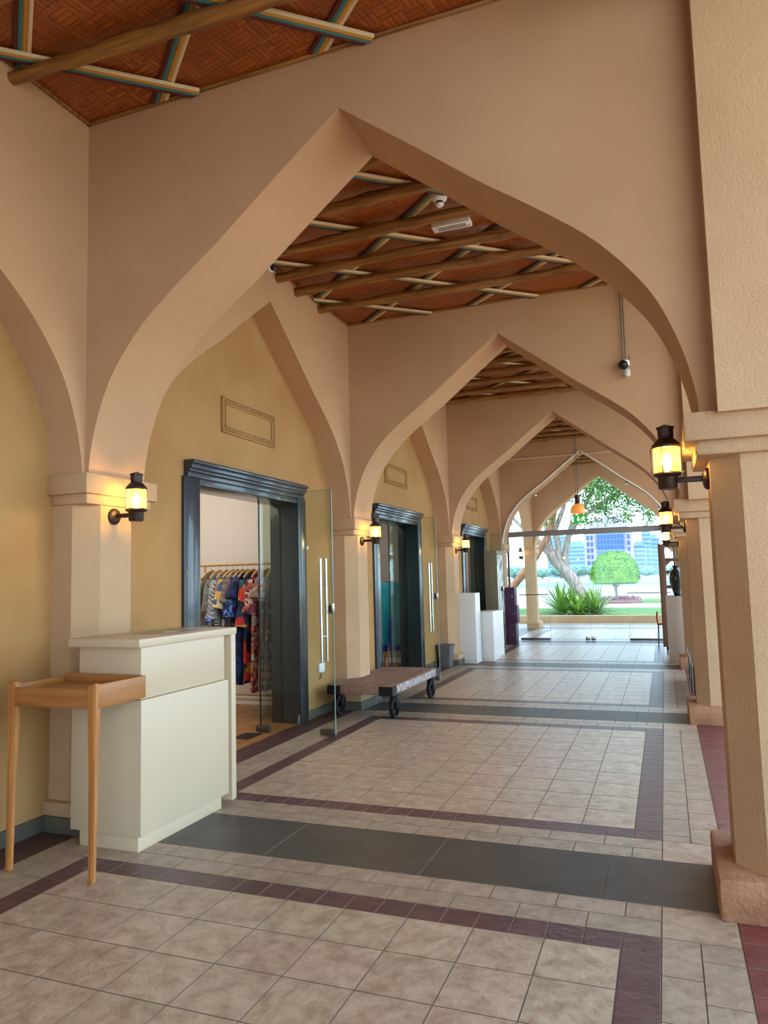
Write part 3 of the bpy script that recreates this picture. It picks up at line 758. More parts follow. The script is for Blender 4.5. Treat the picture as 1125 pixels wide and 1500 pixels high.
# mannequin with teal tunic in the second shop
MX, MY = -4.33, 11.55
t = thing('mannequin', (MX, MY, 0), 'wooden-legged dress form in the second shop', 'mannequin')
b = BM(); lathe(b, [(.03, 1.38), (.08, 1.36), (.11, 1.28), (.105, 1.1), (.09, .98), (.11, .8), (.1, .7), (.05, .68)], seg=24); link('torso', b, 'rail_wood', t)
b = BM(); lathe(b, [(.055, 1.36), (.045, 1.42), (.045, 1.5), (.02, 1.51)], seg=18); link('neck', b, 'rail_wood', t)
b = BM(); lathe(b, [(.012, 1.5), (.025, 1.52), (.02, 1.56), (.006, 1.6)], seg=12); link('neck_cap', b, 'oak', t)
for k in range(3):
    a = k*2*PI/3+.5; b = BM(); tube(b, [(.04*math.cos(a), .04*math.sin(a), .72), (.1*math.cos(a), .1*math.sin(a), .45), (.24*math.cos(a), .24*math.sin(a), 0)], [.018, .02, .014], 8); link('leg', b, 'rail_wood', t)
m, nt, b_ = newmat('tunic_teal')
tc = N(nt, 'ShaderNodeTexCoord'); sp = N(nt, 'ShaderNodeSeparateXYZ'); nt.links.new(tc.outputs['Object'], sp.inputs[0])
nz = N(nt, 'ShaderNodeTexNoise'); nz.inputs['Scale'].default_value = 30; nt.links.new(tc.outputs['Object'], nz.inputs['Vector'])
ma = N(nt, 'ShaderNodeMath', operation='MULTIPLY_ADD'); ma.inputs[1].default_value = .12; nt.links.new(nz.outputs['Fac'], ma.inputs[0]); nt.links.new(sp.outputs['Z'], ma.inputs[2])
lt = N(nt, 'ShaderNodeMath', operation='LESS_THAN'); lt.inputs[1].default_value = -.98; nt.links.new(ma.outputs[0], lt.inputs[0])
gt = N(nt, 'ShaderNodeMath', operation='GREATER_THAN'); gt.inputs[1].default_value = -.015; nt.links.new(sp.outputs['Z'], gt.inputs[0])
mx2 = N(nt, 'ShaderNodeMath', operation='MAXIMUM'); nt.links.new(lt.outputs[0], mx2.inputs[0]); nt.links.new(gt.outputs[0], mx2.inputs[1])
nt.links.new(mixc(nt, mx2.outputs[0], lin((30, 158, 168)), lin((24, 44, 150))), b_.inputs['Base Color']); b_.inputs['Roughness'].default_value = .7
o = garment('tunic', 'tunic_teal', 1.14, .23, .29, .5, (MX, MY, 1.45), .35, 'long teal tunic with royal blue hem on the dress form', 'tunic', th=.17, seed=5, sw=.06)
b = BM()
for s in (-1, 1): tube(b, [(s*.27, 0, -.38), (s*.30, 0, -.62)], .075, 14)
link('cuffs', b, 'tunic_blue' if False else 'g_navy', o)
mat('royal_blue', (24, 48, 160), .7)
b = BM(); box(b, -.035, .035, -.19, -.165, -1.13, -.62, bev=.008); link('front_panel', b, 'royal_blue', o)
# dark rail with black clothes
t = thing('garment_rack', (-4.9, 11.3, 0), 'black pipe garment rack in the second shop', 'clothes rail')
b = BM(); tube(b, [(-.55, 0, 1.62), (.22, 0, 1.62)], .014, 10); link('top_bar', b, 'black_metal', t)
for xx in (-.5, .18): b = BM(); tube(b, [(xx, 0, 0), (xx, 0, 1.62)], .014, 10); link('upright', b, 'black_metal', t)
mat('g_black', (24, 26, 34), .8)
for i, (xx, lab) in enumerate(((-5.0, 'black dress hanging in the second shop, behind the nearer one'), (-4.86, 'black dress hanging in the second shop beside the teal tunic'))):
    garment('dress', 'g_black', 1.1, .22, .26, .4, (xx, 11.3, 1.57), PI/2, lab, 'dress', 'black dresses in the second shop', seed=20+i)
# third shop furniture
t = thing('wardrobe', (-4.9, 15.9, 0), 'brown wooden wardrobe inside the third shop', 'wardrobe')
b = BM(); box(b, -.4, .4, -.3, .3, 0, 1.6, bev=.006); link('body', b, 'walnut', t)
for s in (-1, 1):
    b = BM(); box(b, *( (-.39, -.005) if s < 0 else (.005, .39)), -.32, -.3, .05, 1.57, bev=.004); d_ = link('door', b, 'oak', t)
    b = BM(); tube(b, [(s*.05, -.335, .75), (s*.05, -.335, .95)], .008, 8); link('handle', b, 'steel', d_)
t = thing('coat_stand', (-4.35, 14.95, 0), 'black pole stand inside the third shop doorway', 'stand')
b = BM(); lathe(b, [(.16, 0), (.16, .012), (.02, .03), (.014, .04), (.014, 1.68), (.004, 1.69)], seg=20); link('pole', b, 'black_metal', t)
b = BM(); tube(b, [(-.12, 0, 1.66), (.12, 0, 1.66)], .012, 8); link('crossbar', b, 'black_metal', t)

# ------------------------------------------------------------------ industrial cart
t = thing('platform_cart', (-3.135, 8.2, 0), 'low timber platform cart with iron wheels beside the second shop door', 'cart')
hx, hy = .375, .86
b = BM(); n = 9
for i in range(n):
    a = -hx+.03 + (2*hx-.06)*i/n; box(b, a+.002, a+(2*hx-.06)/n-.002, -hy+.02, hy-.02, .318+random.uniform(-.001, .001), .35, bev=.003)
link('deck', b, 'cart_wood', t)
for s in (-1, 1):
    b = BM(); box(b, min(s*hx, s*(hx-.035)), max(s*hx, s*(hx-.035)), -hy+.02, hy-.02, .262, .348, bev=.004); link('side_rail', b, 'cart_side', t)
    b = BM(); box(b, -hx+.03, hx-.03, min(s*hy, s*(hy-.04)), max(s*hy, s*(hy-.04)), .262, .345, bev=.004); link('end_rail', b, 'cart_wood', t)
for sx in (-1, 1):
    for sy in (-1, 1):
        b = BM(); X0, X1 = sorted((sx*(hx+.004), sx*(hx-.15))); Y0, Y1 = sorted((sy*(hy+.004), sy*(hy-.008))); box(b, X0, X1, Y0, Y1, .255, .353)
        X0, X1 = sorted((sx*(hx+.006), sx*(hx-.004))); Y0, Y1 = sorted((sy*(hy+.004), sy*(hy-.13))); box(b, X0, X1, Y0, Y1, .255, .353); link('corner_bracket', b, 'black_metal', t)
        wx, wy = sx*(hx-.05), sy*(hy-.2)
        b = BM(); r = .122
        lathe(b, [(r-.022, -.022), (r-.004, -.022), (r, -.014), (r, .014), (r-.004, .022), (r-.022, .022), (r-.022, -.022)], (wx, wy, r), 36, ax='x', cap=False)
        lathe(b, [(.012, -.034), (.03, -.03), (.03, .03), (.012, .034)], (wx, wy, r), 18, ax='x')
        for k in range(6):
            a = k*PI/3; tube(b, [(wx, wy+.025*math.cos(a), r+.025*math.sin(a)), (wx, wy+.103*math.cos(a), r+.103*math.sin(a))], .009, 6)
        link('wheel', b, 'black_metal', t)
        b = BM()
        for s in (-1, 1): box(b, wx+s*.038-.004, wx+s*.038+.004, wy-.022, wy+.022, r-.02, .262)
        tube(b, [(wx-.05, wy, r), (wx+.05, wy, r)], .008, 8); box(b, wx-.05, wx+.05, wy-.05, wy+.05, .252, .262)
        link('wheel_fork', b, 'black_metal', t)

# waste bin
t = thing('waste_bin', (-3.53, 12.0, 0), 'grey plastic waste bin beside the white plinths', 'bin')
b = BM(); sg = 4
def rr(wd, dp, z, n=6, rad=.04):
    pts = []
    for (cx, cy, a0) in ((wd-rad, dp-rad, 0), (-wd+rad, dp-rad, PI/2), (-wd+rad, -dp+rad, PI), (wd-rad, -dp+rad, 3*PI/2)):
        for i in range(n+1): a = a0+i*PI/2/n; pts.append((cx+rad*math.cos(a), cy+rad*math.sin(a), z))
    return pts
rings = [[b.verts.new(p) for p in rr(*a)] for a in ((.105, .09, 0), (.13, .11, .33), (.14, .12, .335), (.14, .12, .365), (.128, .108, .365), (.1, .085, .01))]
for r0, r1 in zip(rings, rings[1:]):
    for k in range(len(r0)): b.faces.new((r0[k], r0[(k+1) % len(r0)], r1[(k+1) % len(r0)], r1[k]))
b.faces.new(rings[0]); b.faces.new(rings[-1]); link('bin_body', b, 'grey_plastic', t)
b = BM()
for s in (-1, 1): tube(b, [(s*.142, -.05, .35), (s*.16, -.03, .35), (s*.16, .03, .35), (s*.142, .05, .35)], .008, 6)
link('grip', b, 'grey_plastic', t)

# plinths
def plinth(x0, x1, y0, y1, h, lab, grp='white display plinths by the third pier'):
    b = BM(); cx, cy = (x0+x1)/2, (y0+y1)/2; box(b, x0-cx, x1-cx, y0-cy, y1-cy, .0, h, bev=.004)
    o = link('display_plinth', b, 'ped_white', loc=(cx, cy, 0)); tag(o, lab, 'plinth', grp)
    b = BM(); box(b, x0-cx+.006, x1-cx-.006, y0-cy-.0015, y0-cy, .035, .04); link('kick_groove', b, 'grey_plastic', o)
plinth(-3.49, -3.10, 12.45, 12.80, 1.205, 'tallest white display plinth on the left, before the third shop')
plinth(-3.18, -2.89, 12.86, 13.36, .865, 'lower white display plinth just behind the tallest one')
plinth(-3.22, -2.94, 13.42, 13.98, .84, 'lower white display plinth farthest back by the third shop door')
plinth(-0.01, 0.33, 12.93, 13.3, 1.085, 'white display plinth on the right carrying the dark vase', 'white plinth on the right side')
# vase
b = BM(); lathe(b, [(.045, 0), (.05, .01), (.07, .08), (.105, .2), (.115, .3), (.1, .38), (.05, .43), (.045, .46), (.065, .49), (.05, .485), (.035, .45)], seg=32); mat('vase_dark', (22, 42, 44), .15, coat=.5)
o = link('vase', b, 'vase_dark', loc=(.17, 13.1, 1.094)); tag(o, 'tall dark green glazed vase on the right-hand white plinth', 'vase')
b = BM(); box(b, -.13, .13, -.1, .1, 0, .008, bev=.002); o = link('display_board', b, 'black_metal', loc=(.14, 13.1, 1.085)); tag(o, 'thin dark board under the vase', 'board')
# purple boxes
for i, (z0, z1, dx, lab) in enumerate(((0, .46, 0, 'purple box at the bottom of the stack by the glass doors'), (.46, .84, .035, 'purple box in the middle of the stack by the glass doors'), (.84, 1.235, -.005, 'purple box on top of the stack by the glass doors'))):
    b = BM(); box(b, -.13, .13, -.15, .15, 0, z1-z0-.002, bev=.004); o = link('display_box', b, 'purple_board', loc=(-3.2+dx, 16.02, z0)); tag(o, lab, 'box', 'stacked purple boxes')
    b = BM(); box(b, -.132, .132, -.152, .152, z1-z0-.06, z1-z0-.056); link('lid_seam', b, 'black_metal', o)
    b = BM(); lathe(b, [(.012, 0), (.012, -.004), (.004, -.006)], (.08, -.151, .2), 12, ax='y'); link('stud', b, 'steel', o)
# display cabinet at the left wall
t = thing('display_cabinet', (-3.45, 15.62, 0), 'tall slim greige cabinet with posters behind the open glass leaf', 'cabinet')
mat('greige', (150, 130, 108), .6)
b = BM(); box(b, -.14, .13, -.28, .28, 0, 2.03, bev=.006); link('body', b, 'greige', t)
garment_mat('poster', [(236, 232, 228), (214, 206, 216), (240, 240, 236), (150, 150, 170), (226, 190, 190), (238, 238, 236)], 9)
b = BM(); box(b, .13, .136, -.25, .25, .75, 1.9); link('poster_sheet', b, 'poster', t)
b = BM()
for (a, e, f_, g_) in ((-.27, .27, 1.9, 1.93), (-.27, .27, .72, .75), (-.27, -.25, .72, 1.93), (.25, .27, .72, 1.93)): box(b, .13, .145, a, e, f_, g_, bev=.002)
link('poster_frame', b, 'white_paint', t)

# right-hand shelf unit on castors, stool, bench
t = thing('shelf_unit', (.17, 14.6, 0), 'tall brown wooden open shelf unit on castors on the right', 'shelf unit')
for xx in (-.27, .22):
    b = BM(); box(b, xx, xx+.12 if xx < 0 else xx+.06, -.17, .17, .12, 2.0, bev=.006); link('side_panel', b, 'walnut', t)
for z in (.12, .45, .8, 1.18, 1.45, 1.68, 1.94):
    b = BM(); box(b, -.15, .22, -.165, .165, z, z+(.33 if z == .12 else .3 if z == .45 else .06), bev=.004); link('shelf', b, 'walnut', t)
b = BM(); pts = [(-.15, 1.74)] + [(-.15+.37*i/12, 1.58+.13*math.sin(PI*i/12)) for i in range(13)] + [(.22, 1.74)]; prism(b, pts, 1, -.16, -.13); link('arched_rail', b, 'walnut', t)
for xx in (-.2, .22):
    for yy in (-.13, .13):
        b = BM(); lathe(b, [(.01, -.014), (.042, -.014), (.042, .014), (.01, .014)], (xx, yy, .042), 16, ax='x'); box(b, xx-.02, xx+.02, yy-.02, yy+.02, .06, .125); link('castor', b, 'rubber', t)
t = thing('side_stool', (-.05, 15.35, 0), 'small orange-brown stool with dark legs beside the shelf unit', 'stool')
b = BM(); box(b, -.15, .15, -.15, .15, .46, .5, bev=.01); link('seat', b, 'oak', t)
b = BM(); prism(b, [(-.15, .5), (-.165, .62), (-.15, .72), (-.12, .72), (-.13, .6), (-.12, .5)], 1, -.14, .14); link('backrest', b, 'oak', t)
for sx in (-1, 1):
    for sy in (-1, 1): b = BM(); tube(b, [(sx*.125, sy*.125, .47), (sx*.14, sy*.14, 0)], [.013, .009], 8); link('leg', b, 'black_metal', t)
t = thing('low_bench', (.5, 9.95, 0), 'low bench with brown seat, steel edge and black frame behind the second right pier', 'bench')
b = BM(); box(b, -.27, .3, -1.05, 1.05, .42, .45, bev=.004); link('seat', b, 'walnut', t)
b = BM(); box(b, -.278, -.27, -1.05, 1.05, .42, .455); link('edge_strip', b, 'steel', t)
for yy in (-1.0, 0, 1.0):
    b = BM()
    for xx in (-.25, .26): box(b, xx-.02, xx+.02, yy-.02, yy+.02, 0, .42, bev=.003)
    box(b, -.25, .26, yy-.018, yy+.018, .39, .42); link('leg', b, 'black_metal', t)
b = BM(); box(b, -.262, -.25, -1.0, 1.0, .04, .40); link('side_sheet', b, 'navy_paint', t)

# ------------------------------------------------------------------ ceiling devices
t = thing('smoke_detector', (-1.53, 5.45, ZC), 'white round smoke detector under the second bay ceiling', 'smoke detector')
b = BM(); lathe(b, [(.062, 0), (.064, -.02), (.058, -.04), (.036, -.055)], seg=28); link('housing', b, 'white_paint', t)
b = BM(); lathe(b, [(.03, -.05), (.03, -.075)], seg=28); link('vent_ring', b, 'black_metal', t)
b = BM(); lathe(b, [(.034, -.073), (.034, -.08), (.022, -.095), (.004, -.096)], seg=28); link('sensor_tip', b, 'white_paint', t)
t = thing('emergency_light', (-1.56, 5.92, ZC-.035), 'white rectangular light fitting under the second bay ceiling', 'light fitting')
b = BM(); box(b, -.17, .17, -.055, .055, -.012, .03, bev=.004); link('housing', b, 'white_paint', t)
b = BM(); box(b, -.12, .13, -.03, .03, -.016, -.01); link('diffuser', b, 'grey_light', t) if 'grey_light' in MATS else (mat('grey_light', (150, 146, 138), .3), link('diffuser', b, 'grey_light', t))
b = BM(); lathe(b, [(.006, -.016), (.006, -.012)], (.15, .02, 0), 10); link('indicator', b, 'black_metal', t)
t = thing('spotlight', (XL+.02, 5.93, 4.5), 'small dark round spotlight on the left wall below the ceiling', 'spotlight')
b = BM(); lathe(b, [(.02, -.02), (.05, -.015), (.055, .03), (.05, .035)], (0.02, 0, 0), 20, ax='x'); link('housing', b, 'white_paint', t)
b = BM(); lathe(b, [(.045, .034), (.045, .037)], (.02, 0, 0), 20, ax='x'); link('lens', b, 'black_metal', t)
# CCTV hanging on conduit at arch 2
Y2 = YA[2]
t = thing('security_camera', (-.27, Y2-.07, 3.58), 'dark dome security camera hanging on thin pipes before the third bay arch', 'security camera')
b = BM(); lathe(b, [(.02, .11), (.05, .1), (.055, .06), (.05, .05)], seg=20); link('mount', b, 'white_paint', t)
b = BM(); bmesh.ops.create_uvsphere(b, u_segments=20, v_segments=12, radius=.05, matrix=Matrix.Translation((-.01, -.02, .06))); link('camera_ball', b, 'black_metal', t)
b = BM(); lathe(b, [(.012, 0), (.03, -.01), (.036, -.05), (.03, -.085), (.01, -.095)], (.02, 0, .02), 18); link('sensor_dome', b, 'clear_white', t) if 'clear_white' in MATS else (mat('clear_white', (196, 190, 176), .25), link('sensor_dome', b, 'clear_white', t))
b = BM(); tube(b, [(.045, 0, .1), (.045, 0, .16)], .004, 6); link('antenna', b, 'black_metal', t)
b = BM(); tube(b, [(-.012, .03, .1), (-.012, .03, ZC-3.58)], .006, 8); tube(b, [(.012, .03, .1), (.012, .03, ZC-3.58)], .006, 8); link('conduit', b, 'dark_steel', t)
# outlet & switch on the left wall
t = bxo('power_outlet', (XS, XS+.03, 7.44, 7.57, .47, .57), 'white_paint', bev=.004); tag(t, 'white power outlet box on the wall behind the nearest open glass leaf', 'outlet')
b = BM(); tube(b, [(XS+.015, 7.5, .47), (XS+.015, 7.5, .42), (XS+.015, 7.46, .40)], .005, 6); link('cable', b, 'black_metal', t)
t = bxo('call_button', (XS, XS+.015, 7.2, 7.245, 1.84, 1.875), 'white_paint', bev=.003); tag(t, 'tiny white button plate on the wall by the nearest door frame', 'switch')

# pendant and exit sign
t = thing('pendant_lamp', (-1.56, 15.0, 2.70), 'orange dome pendant lamp with long black socket before the glass doors', 'lamp')
b = BM(); prf = [(.05, .19)] + [(.05+.098*math.sin(a), .02+.17*math.cos(a)) for a in [i*PI/2/10 for i in range(1, 11)]] + [(.15, 0)]
lathe(b, prf, seg=32, cap=False); link('shade', b, 'pendant_orange', t)
b = BM(); lathe(b, [(.05, .185), (.052, .19), (.052, .36), (.02, .37)], seg=20); link('socket', b, 'bronze', t)
b = BM(); bmesh.ops.create_uvsphere(b, u_segments=14, v_segments=8, radius=.04, matrix=Matrix.Translation((0, 0, .06))); link('bulb', b, 'white_paint', t)
b = BM(); tube(b, [(-.03, 0, .36), (-.03, 0, ZC-2.70)], .004, 6); tube(b, [(.02, 0, .36), (.02, 0, ZC-2.70)], .004, 6); link('cord', b, 'black_metal', t)
t = thing('exit_sign', (-1.66, 16.1, 2.58), 'green exit sign with arrow and running figure under the orange pendant', 'sign')
b = BM(); box(b, -.17, .17, -.02, .02, 0, .17, bev=.004); link('housing', b, 'grey_plastic', t)
b = BM(); box(b, -.162, .162, -.024, -.02, .008, .162); link('sign_face', b, 'exit_green', t)
b = BM(); yy = (-.027, -.024)
box(b, -.15, -.11, *yy, .02, .15)                                           # doorway
box(b, -.02, .005, *yy, .07, .14); prism(b, [(-.05, .08), (.035, .08), (-.0075, .03)], 1, *yy)   # arrow down
prism(b, [(.095, .142), (.115, .142), (.115, .122), (.095, .122)], 1, *yy)   # head
prism(b, [(.075, .118), (.11, .118), (.105, .075), (.085, .075)], 1, *yy)
prism(b, [(.085, .08), (.1, .08), (.135, .03), (.12, .025)], 1, *yy); prism(b, [(.09, .08), (.1, .075), (.075, .045), (.05, .045), (.05, .055), (.07, .058)], 1, *yy)
prism(b, [(.11, .115), (.115, .108), (.14, .09), (.135, .083), (.108, .1)], 1, *yy); prism(b, [(.078, .115), (.055, .1), (.05, .08), (.058, .08), (.065, .095), (.085, .104)], 1, *yy)
link('pictogram', b, 'exit_white', t)
b = BM(); tube(b, [(0, 0, .17), (0, 0, ZC-2.58)], .005, 6); link('suspension_rod', b, 'dark_steel', t)

# ------------------------------------------------------------------ glass screen in the fourth arch
YG = 16.95
b = BM(); box(b, -3.42, .22, YG-.05, YG+.05, 2.375, 2.50, bev=.004); o = link('door_4', b, 'transom_steel'); struct(o)
pts = arch_pts(-1.60)
b = BM(); vs = [b.verts.new((x, YG, z)) for x, z in pts] ; up = [v for v in vs if v.co.z > 2.5]
lo = [b.verts.new((-3.38, YG, 2.5)), b.verts.new((.18, YG, 2.5))]
b.faces.new([lo[0]] + [v for v in vs if v.co.z > 2.5] + [lo[1]]); link('upper_pane', b, 'clear_glass', o, smooth=False)
for (a, e, nm) in ((-3.37, -2.5, 'side_pane'), (-2.49, -1.63, 'door_leaf'), (-1.61, -.80, 'door_leaf'), (-.79, .19, 'side_pane')):
    g = bxo(nm, (a, e, YG-.006, YG+.006, .02, 2.37), 'clear_glass', o, bev=0)
    b = BM(); box(b, a-.003, a+.003, YG-.008, YG+.008, .02, 2.37); link('pane_edge', b, 'pane_green', g)
    if nm == 'side_pane':
        b = BM(); box(b, a+.2 if a < -3 else a, e if a < -3 else e-.15, YG-.02, YG+.02, .01, .06, bev=.003); link('bottom_rail', b, 'dark_steel', g)
        b = BM(); box(b, a+.2 if a < -3 else a, e if a < -3 else e-.1, YG-.02, YG-.008, 1.03, 1.05); link('push_bar', b, 'black_metal', g)
    else:
        s = e-.10 if a < -2 else a; b = BM(); box(b, s, s+.10, YG-.02, YG+.02, .01, .09, bev=.003); link('patch_fitting', b, 'steel', g)
b = BM(); box(b, -3.41, -3.36, YG-.03, YG+.03, 0, 2.375, bev=.004); box(b, .19, .22, YG-.03, YG+.03, 0, 2.375, bev=.004); link('jamb_profile', b, 'dark_steel', o)
# pale channel following the arch edge with clamps
b = BM(); tube(b, [(x, YA[4]-.012, z) for x, z in arch_pts(-1.60, 1.0)], .018, 6); struct(link('trim_2', b, 'white_paint'))
b = BM()
for i in (14, 30, 62, 78):
    x, z = arch_pts(-1.6)[i]; box(b, x-.03, x+.03, YG-.12, YG+.02, z-.05, z-.01, bev=.004)
link('glass_clamp', b, 'steel', o)
b = BM(); tube(b, [(XL, YA[4]-.02, 4.12), (XR, YA[4]-.02, 4.12)], .014, 8); o = link('conduit', b, 'pipe_white'); tag(o, 'thin cream conduit running across the wall above the glass doors', 'pipe')

# ------------------------------------------------------------------ exterior
def ground(name, x0, x1, y0, y1, z, m_, kind='structure'):
    b = BM(); n = 12
    box(b, x0, x1, y0, y1, z-.3, z); o = link(name, b, m_, smooth=False); o['kind'] = kind; return o
ground('ground_lawn', -40, 40, 23.2, 33.5, -.02, 'lawn')
ground('ground_paving_right', 3.0, 40, -16, 23.2, -.03, 'sandstone')  # unseen ground, made pale to bounce sunlight up onto soffits and ceiling
ground('ground_court_left', -40, -3.7, 17.2, 23.2, -.02, 'path')
ground('ground_path', -60, 60, 33.5, 38, -.03, 'path')
ground('ground_promenade', -90, 90, 38, 84, -.05, 'promenade')
ground('ground_lawn_strip', -3.6, 40, 38, 43.5, -.01, 'lawn')
ground('water_bay', -400, 400, 84, 180, -.6, 'water')
ground('ground_far_shore', -600, 600, 180, 420, -.2, 'sand')
ground('ground_entry', -3.7, 3.0, -12, -2.2, -.01, 'promenade')
b = BM(); box(b, -12, 6, 23.0, 23.25, -.05, .22, bev=.012); o = link('kerb_wall', b, 'stucco_pier'); tag(o, 'low tan kerb wall between the arcade and the lawn', 'kerb')

# foliage helper
def leaves(bm, pts, size, up=.3):
    for p in pts:
        n = Vector((random.gauss(0, 1), random.gauss(0, 1), random.gauss(0, 1)+up)).normalized()
        u = n.orthogonal().normalized(); u = (u*math.cos(a := random.uniform(0, 6.28)) + n.cross(u)*math.sin(a)); v = n.cross(u)
        s = size*random.uniform(.7, 1.3); p = Vector(p)
        bm.faces.new([bm.verts.new(q) for q in (p-u*s, p-v*s*.4+n*s*.1, p+u*s, p+v*s*.4+n*s*.1)])
# topiary
t = thing('topiary_tree', (-2.38, 39, 0), 'dome-clipped bright green topiary tree on the lawn edge', 'tree')
b = BM(); Rr_ = 1.24; prf = [(.08, .96), (1.0, .93), (1.2, 1.0), (1.25, 1.15)]
for i in range(1, 13): a = i*PI/2/12; prf.append((1.25*math.cos(a)**.82 if i < 12 else .02, 1.15+1.42*math.sin(a)))
lathe(b, [(q*.94, h) for q, h in prf], seg=48)
pts = []
for k in range(9000):
    a = random.uniform(0, 2*PI); s = random.random()
    if s < .12: r = random.uniform(.1, 1.1); pts.append((r*math.cos(a), r*math.sin(a), .93))
    else:
        h = math.asin(random.random()**.9); r = 1.185*math.cos(h)**.82+random.uniform(-.03, .04); pts.append((r*math.cos(a), r*math.sin(a), 1.13+1.44*math.sin(h)+random.uniform(-.02, .03)))
leaves(b, pts, .045); link('clipped_crown', b, 'leaf_topiary', t, smooth=False)
b = BM(); tube(b, [(0, 0, -.05), (.03, 0, .4), (-.02, 0, .98)], [.11, .07, .09], 10)
for k in range(5): a = k*1.26; tube(b, [(0, 0, .7), (.3*math.cos(a), .3*math.sin(a), 1.05)], [.04, .03], 6)
link('trunk', b, 'bark', t)
b = BM(); lathe(b, [(1.2, 0), (1.15, .12), (.3, .18), (.1, .18)], (-2.3, 38.9, 0), 36)
pts = [((rr_ := random.uniform(.1, 1.2))*math.cos(a := random.uniform(0, 6.28))-2.3, rr_*math.sin(a)+38.9, .19+random.uniform(-.05, .1)) for _ in range(1600)]
leaves(b, pts, .05); o = link('flower_bed', b, 'flowers', smooth=False); o['kind'] = 'stuff'; tag(o, 'ring of pink flowers around the topiary trunk', 'flower bed')

# leaning tree
t = thing('leaning_tree', (-3.0, 29, 0), 'large tree with leaning pale trunk and spreading green crown on the lawn', 'tree')
def tl(o): return lp(o, t)
b = BM()
tube(b, [(-3.0, 29, -.1), (-3.03, 29, .3), (-3.12, 29, .8), (-3.3, 29, 1.2), (-3.6, 29, 1.6), (-3.9, 29, 1.95), (-4.15, 29, 2.3)], [.36, .30, .27, .24, .23, .22, .2], 14)
tl(link('trunk', b, 'bark', t))
def branch(pts, r0, r1, m_='bark'):
    b = BM(); n = len(pts); tube(b, pts, [r0+(r1-r0)*i/(n-1) for i in range(n)], 10); tl(link('branch', b, m_, t))
branch([(-3.5, 29, 1.5), (-3.6, 29.05, 2.1), (-3.45, 29.1, 2.9), (-3.1, 29.1, 3.5), (-2.7, 29.1, 4.2), (-2.3, 29.2, 5.0)], .16, .06)
branch([(-3.85, 29, 1.9), (-3.8, 28.9, 2.6), (-3.9, 28.9, 3.2), (-3.55, 28.8, 4.0), (-3.3, 28.8, 4.9)], .15, .06)
branch([(-4.1, 29, 2.2), (-4.2, 29, 2.9), (-4.3, 29.2, 3.5), (-4.2, 29.3, 4.5)], .14, .06)
branch([(-4.15, 29, 2.25), (-4.6, 29, 2.8), (-5.2, 29, 3.4), (-6, 29.2, 4.2)], .14, .05)
branch([(-7.6, 28.4, -.1), (-6.6, 28.4, .3), (-5.5, 28.4, 1.1), (-4.75, 28.5, 2.0), (-4.2, 28.5, 2.85), (-3.95, 28.5, 3.5), (-3.75, 28.5, 4.3), (-3.6, 28.6, 5.2)], .17, .1, 'bark_red')
branch([(-3.1, 29.1, 3.5), (-2.5, 29, 3.9), (-1.7, 29, 4.4), (-1.0, 29, 4.6)], .09, .04)
branch([(-3.45, 29.1, 2.9), (-3.2, 29.3, 3.8), (-3.0, 29.4, 4.8)], .1, .04)
b = BM(); cl = []
for (cx, cz, sx, sz, n) in ((-2.4, 5.0, 1.0, .7, 1500), (-1.4, 4.6, .9, .55, 1100), (-.7, 4.1, .55, .4, 420), (-.35, 3.6, .3, .25, 120), (-3.6, 5.2, .8, .5, 700), (-4.1, 3.75, .35, .35, 260), (-2.2, 3.95, .55, .4, 500), (-4.4, 5.0, .9, .6, 500), (-1.9, 6.0, 2.2, .8, 2200), (-1.2, 3.6, .3, .25, 120), (-3.0, 3.4, .25, .2, 70), (-5.3, 4.6, .8, .8, 500), (0.6, 5.0, .9, .6, 500)):
    for _ in range(int(n*1.7) // 12):
        c = Vector((random.gauss(cx, sx*.6), 29+random.gauss(0, .7), random.gauss(cz, sz*.6)))
        for k in range(12): cl.append(c + Vector((random.gauss(0, .1), random.gauss(0, .1), random.gauss(0, .08))))
leaves(b, cl, .066); tl(link('foliage', b, 'leaf_tree', t, smooth=False))
# agaves round the trunk
def agave(loc, n, L, lab, sd):
    rnd = random.Random(sd); b = BM()
    for k in range(n):
        a = k*2.4 + rnd.uniform(-.2, .2); el = R(rnd.uniform(12, 84)); l = L*rnd.uniform(.75, 1.1); w_ = .045
        d = Vector((math.cos(a), math.sin(a), 0)); sdv = Vector((-d.y, d.x, 0)); prev = None
        for i in range(8):
            q = i/7; out = l*q*math.cos(el)*(1+.25*q); z = l*q*math.sin(el) - .35*l*q*q*(1-math.sin(el)*.6)
            ww = w_*(1-q**2.2)*(1 if i else .6)+.002; p = d*out+Vector((0, 0, max(z, .02)))
            ring = [b.verts.new(p+sdv*ww), b.verts.new(p+Vector((0, 0, -.02*(1-q)))), b.verts.new(p-sdv*ww)]
            if prev:
                for j in (0, 1): b.faces.new((prev[j], prev[j+1], ring[j+1], ring[j]))
            prev = ring
    o = link('agave_plant', b, 'leaf_agave', loc=loc); tag(o, lab, 'plant', 'spiky plants at the tree foot')
agave((-3.75, 28.3, 0), 90, 1.5, 'spiky green plant clump left of the leaning tree trunk', 1)
agave((-2.45, 28.4, 0), 80, 1.3, 'spiky green plant clump right of the leaning tree trunk', 2)
agave((-3.05, 27.9, 0), 60, .95, 'low spiky green plant in front of the leaning tree trunk', 3)
agave((-3.35, 28.6, 0), 60, 1.25, 'spiky green plant clump close behind the low front one, left side', 4)
agave((-2.7, 28.7, 0), 60, 1.2, 'spiky green plant clump close behind the low front one, right side', 5)
